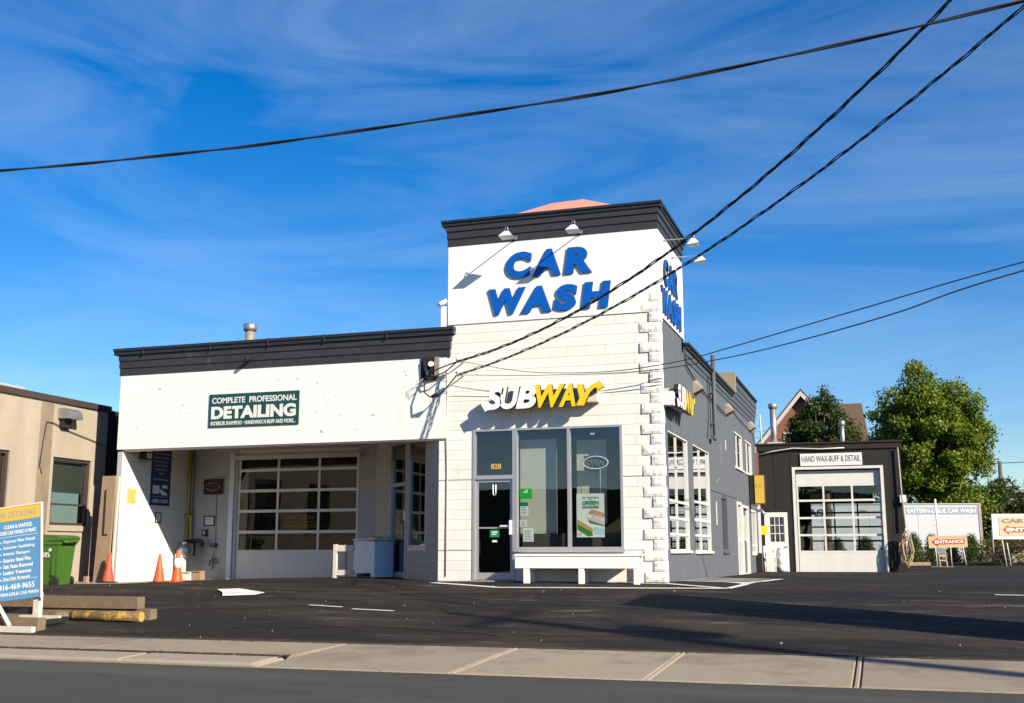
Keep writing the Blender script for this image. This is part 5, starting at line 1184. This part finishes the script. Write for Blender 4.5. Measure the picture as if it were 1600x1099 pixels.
# fence at right
t = thing('wire_fence', 'rusty pipe rail fence with posts behind the right hand sign', 'fence', (11, 36, -.2))
for i in range(6):
    x = 9.0+i*1.5; MB().tube([(x, 35.6+i*.3, -.3), (x, 35.6+i*.3, 1.55)], .035, 6).build('post', rusty, t)
for z in (.35, .75, 1.4): MB().tube([(9.0, 35.6, z), (16.5, 37.1, z)], .022, 5).build('rail', galv, t)
cl = [((rng.uniform(8.9, 17), rng.uniform(36.4, 39), rng.uniform(-.2, 1.0)), (.5, .4, .35)) for _ in range(60)]
leafcloud('undergrowth', cl, 9000, .07, leaf_weed, None, 'stuff')
cl = [((5.2+rng.uniform(0, 3.6), 34.6+rng.uniform(0, 2), -.15), (.35, .3, .12)) for _ in range(40)]
leafcloud('grass', cl, 5000, .04, leaf_weed, None, 'stuff')
tree('maple_tree', 'large leafy green maple rising behind the white wall', 6.95, 43.2, -.3, 6.4, 3.0, 2.6, 4.0, 90000, .095, leaf_tree, 190, 3, .07, .20, [((6.5, 43, 9.6), (.9, .8, .9)), ((6.3, 43, 10.4), (.5, .5, .5)), ((5.2, 43, 8.6), (.9, .8, .8)), ((4.4, 43, 7.9), (.7, .6, .4)), ((4.6, 43, 6.6), (.9, .8, .8)), ((8.2, 43, 8.9), (.9, .8, .8)), ((9.2, 43, 8.3), (.6, .6, .7)), ((9.6, 43, 6.6), (.6, .5, .8)), ((9.3, 43, 5.2), (.7, .7, .8)), ((6.0, 43, 2.9), (1.2, .8, .9)), ((8.6, 43, 3.0), (1.3, .8, .9)), ((4.3, 43, 4.3), (.9, .8, .9)), ((7.5, 43, 2.6), (1.2, .8, .8))], 'broadleaf trees', .28)
tree('hedge_tree', 'dark dense tree between the rear garage and the brick house', 1.75, 30.0, -.3, 5.4, 1.65, 1.3, 2.15, 30000, .07, leaf_dark, 90, 5, .10, .24, [((1.95, 30, 7.35), (.3, .3, .5)), ((2.1, 30, 7.0), (.5, .4, .4)), ((1.5, 30, 7.0), (.4, .4, .4)), ((.7, 30, 6.1), (.45, .4, .4)), ((3.0, 30, 5.5), (.5, .4, .7)), ((.5, 30, 5.3), (.5, .4, .6))], 'broadleaf trees', .2)
for i, (x, y, cz, rx, rz_, lab) in enumerate(((11.2, 54, 2.6, 2.2, 2.6, 'round dark tree right of the big maple, beyond the fence'), (14.6, 60, 3.6, 1.6, 3.6, 'dark conifer-like tree at the right edge of the picture'), (9.2, 56, 3.0, 2.2, 2.6, 'dark tree half hidden behind the maple'), (13.2, 70, 2.6, 2.6, 2.4, 'distant low tree in front of the far pole'), (17.5, 58, 3.5, 2.5, 3.8, 'tall dark tree beyond the right edge'), (-2, 62, 4, 3.5, 4, 'dark tree hidden behind the brick house'))):
    tree('background_tree', lab, x, y, -.4, cz, rx, rx*.9, rz_, 9000, .10, leaf_dark, 30, 20+i, .18, .36, (), 'dark trees in the background', .2)
# brick house
h = thing('brick_house', 'red brick gabled house with brown shingle roof behind the trees', 'house', (0, 47, -.4))
HF = Frame((0, 45.6, 0), (1, 0, 0), (0, -1, 0))
MB().prism(HF, [(-3.4, -.5), (3.4, -.5), (3.4, 5.5), (0, 9.55), (-3.4, 5.5)], -.3, 0).build('gable_wall', brick_m, h)
for s_ in (-1, 1):
    mb = MB(); mb.prism(HF, [(0, 9.95), (s_*3.9, 5.3), (s_*3.8, 5.05), (0, 9.58)], -6, .35); mb.build('roof', shingle, h)
    MB().prism(HF, [(0, 9.80), (s_*3.85, 5.22), (s_*3.75, 4.98), (0, 9.50)], .36, .42).build('barge_board', oldwhite, h)
mb = MB(); mb.quad([(0, 46.2, 6.2), (3.75, 46.2, 6.2), (3.35, 49.8, 9.5), (0, 49.8, 9.5)]).quad([(3.75, 46.2, 6.2), (3.9, 53, 6.2), (3.35, 49.8, 9.5)]).quad([(0, 53, 6.2), (0, 49.8, 9.5), (3.35, 49.8, 9.5), (3.9, 53, 6.2)]).build('side_roof', shingle, h)
MB().box(-3.4, 3.7, 46.4, 53, -.5, 6.2).build('body', brick_m, h)
MB().fbox(HF, -1.1, -.1, 6.3, 7.4, 0, .05).build('window_frame', oldwhite, h)
# far small building, pole, wires
b2 = thing('distant_building', 'small pale flat-roofed building far off at the right edge', 'building', (13, 56, -.4))
MB().box(11.75, 17, 55.3, 60, -.4, 4.1).build('wall', stucco, b2); MB().box(11.4, 17.2, 55.0, 60.2, 4.1, 4.3).build('roof', galv, b2); MB().box(12.6, 13.4, 55.25, 55.32, 2.5, 3.4).build('window', g_dark, b2)
pl_ = pole('distant leaning pole with a single wire beyond the trees', 13.5, 76.4, -.4, 7.6, ())
cable('distant_wire', [(-20, 74, 9.2), (0, 75.5, 8.2), (13.45, 76.4, 7.45), (30, 77, 7.9)], .03, 'distant wire reaching the leaning pole', 'wire', blackrub, 'distant wires')
cable('distant_wire', [(-20, 74, 10.8), (12, 75.5, 10.2), (30, 77, 10.4)], .018, 'faint high distant wire, upper', 'wire', grey_can, 'distant wires')
cable('distant_wire', [(-20, 74, 10.2), (12, 75.5, 9.7), (30, 77, 9.9)], .018, 'faint high distant wire, lower', 'wire', grey_can, 'distant wires')

# ------------------------------------------------------------------ across the street, seen in the glass
h2 = thing('dark_reflection_row', 'unseen dark brick row added across the street to darken the shop glass reflections', 'building', (-20, -38, -.5))  # added out of view so the shop glass reflects something dark
dbrick = mat('dark_brick', (.07, .045, .035), .9, noise=(12, .2))
MB().box(-46, -3, -46, -34, -.5, 3.7).build('wall', dbrick, h2);
for x in (-40, -34, -28, -22, -16, -10): MB().box(x, x+2, -34, -33.95, .8, 2.4).build('window', dark_metal, h2)
h3 = thing('shop_row_across_street', 'low pale shop row across the street, mirrored in the windows', 'building', (10, -38, -.5))
MB().box(0, 30, -44, -33, -.5, 4.6).build('wall', interior, h3); MB().box(-.2, 30.2, -44.2, -32.8, 4.6, 4.8).build('coping', brown_trim, h3)
for x in (2, 7, 12, 17): MB().box(x, x+3.2, -33, -32.95, .3, 2.8).build('window', dark_metal, h3)
tree('street_tree', 'street tree across the road between house and shops', -1.5, -31, -.5, 4.6, 2.6, 2.2, 2.8, 7000, .16, leaf_tree, 30, 41, .2, .36, (), 'street trees', .2)
tree('street_tree', 'street tree across the road at the far end', 24, -29, -.5, 4.6, 2.6, 2.2, 2.8, 6000, .16, leaf_tree, 30, 42, .2, .36, (), 'street trees', .2)
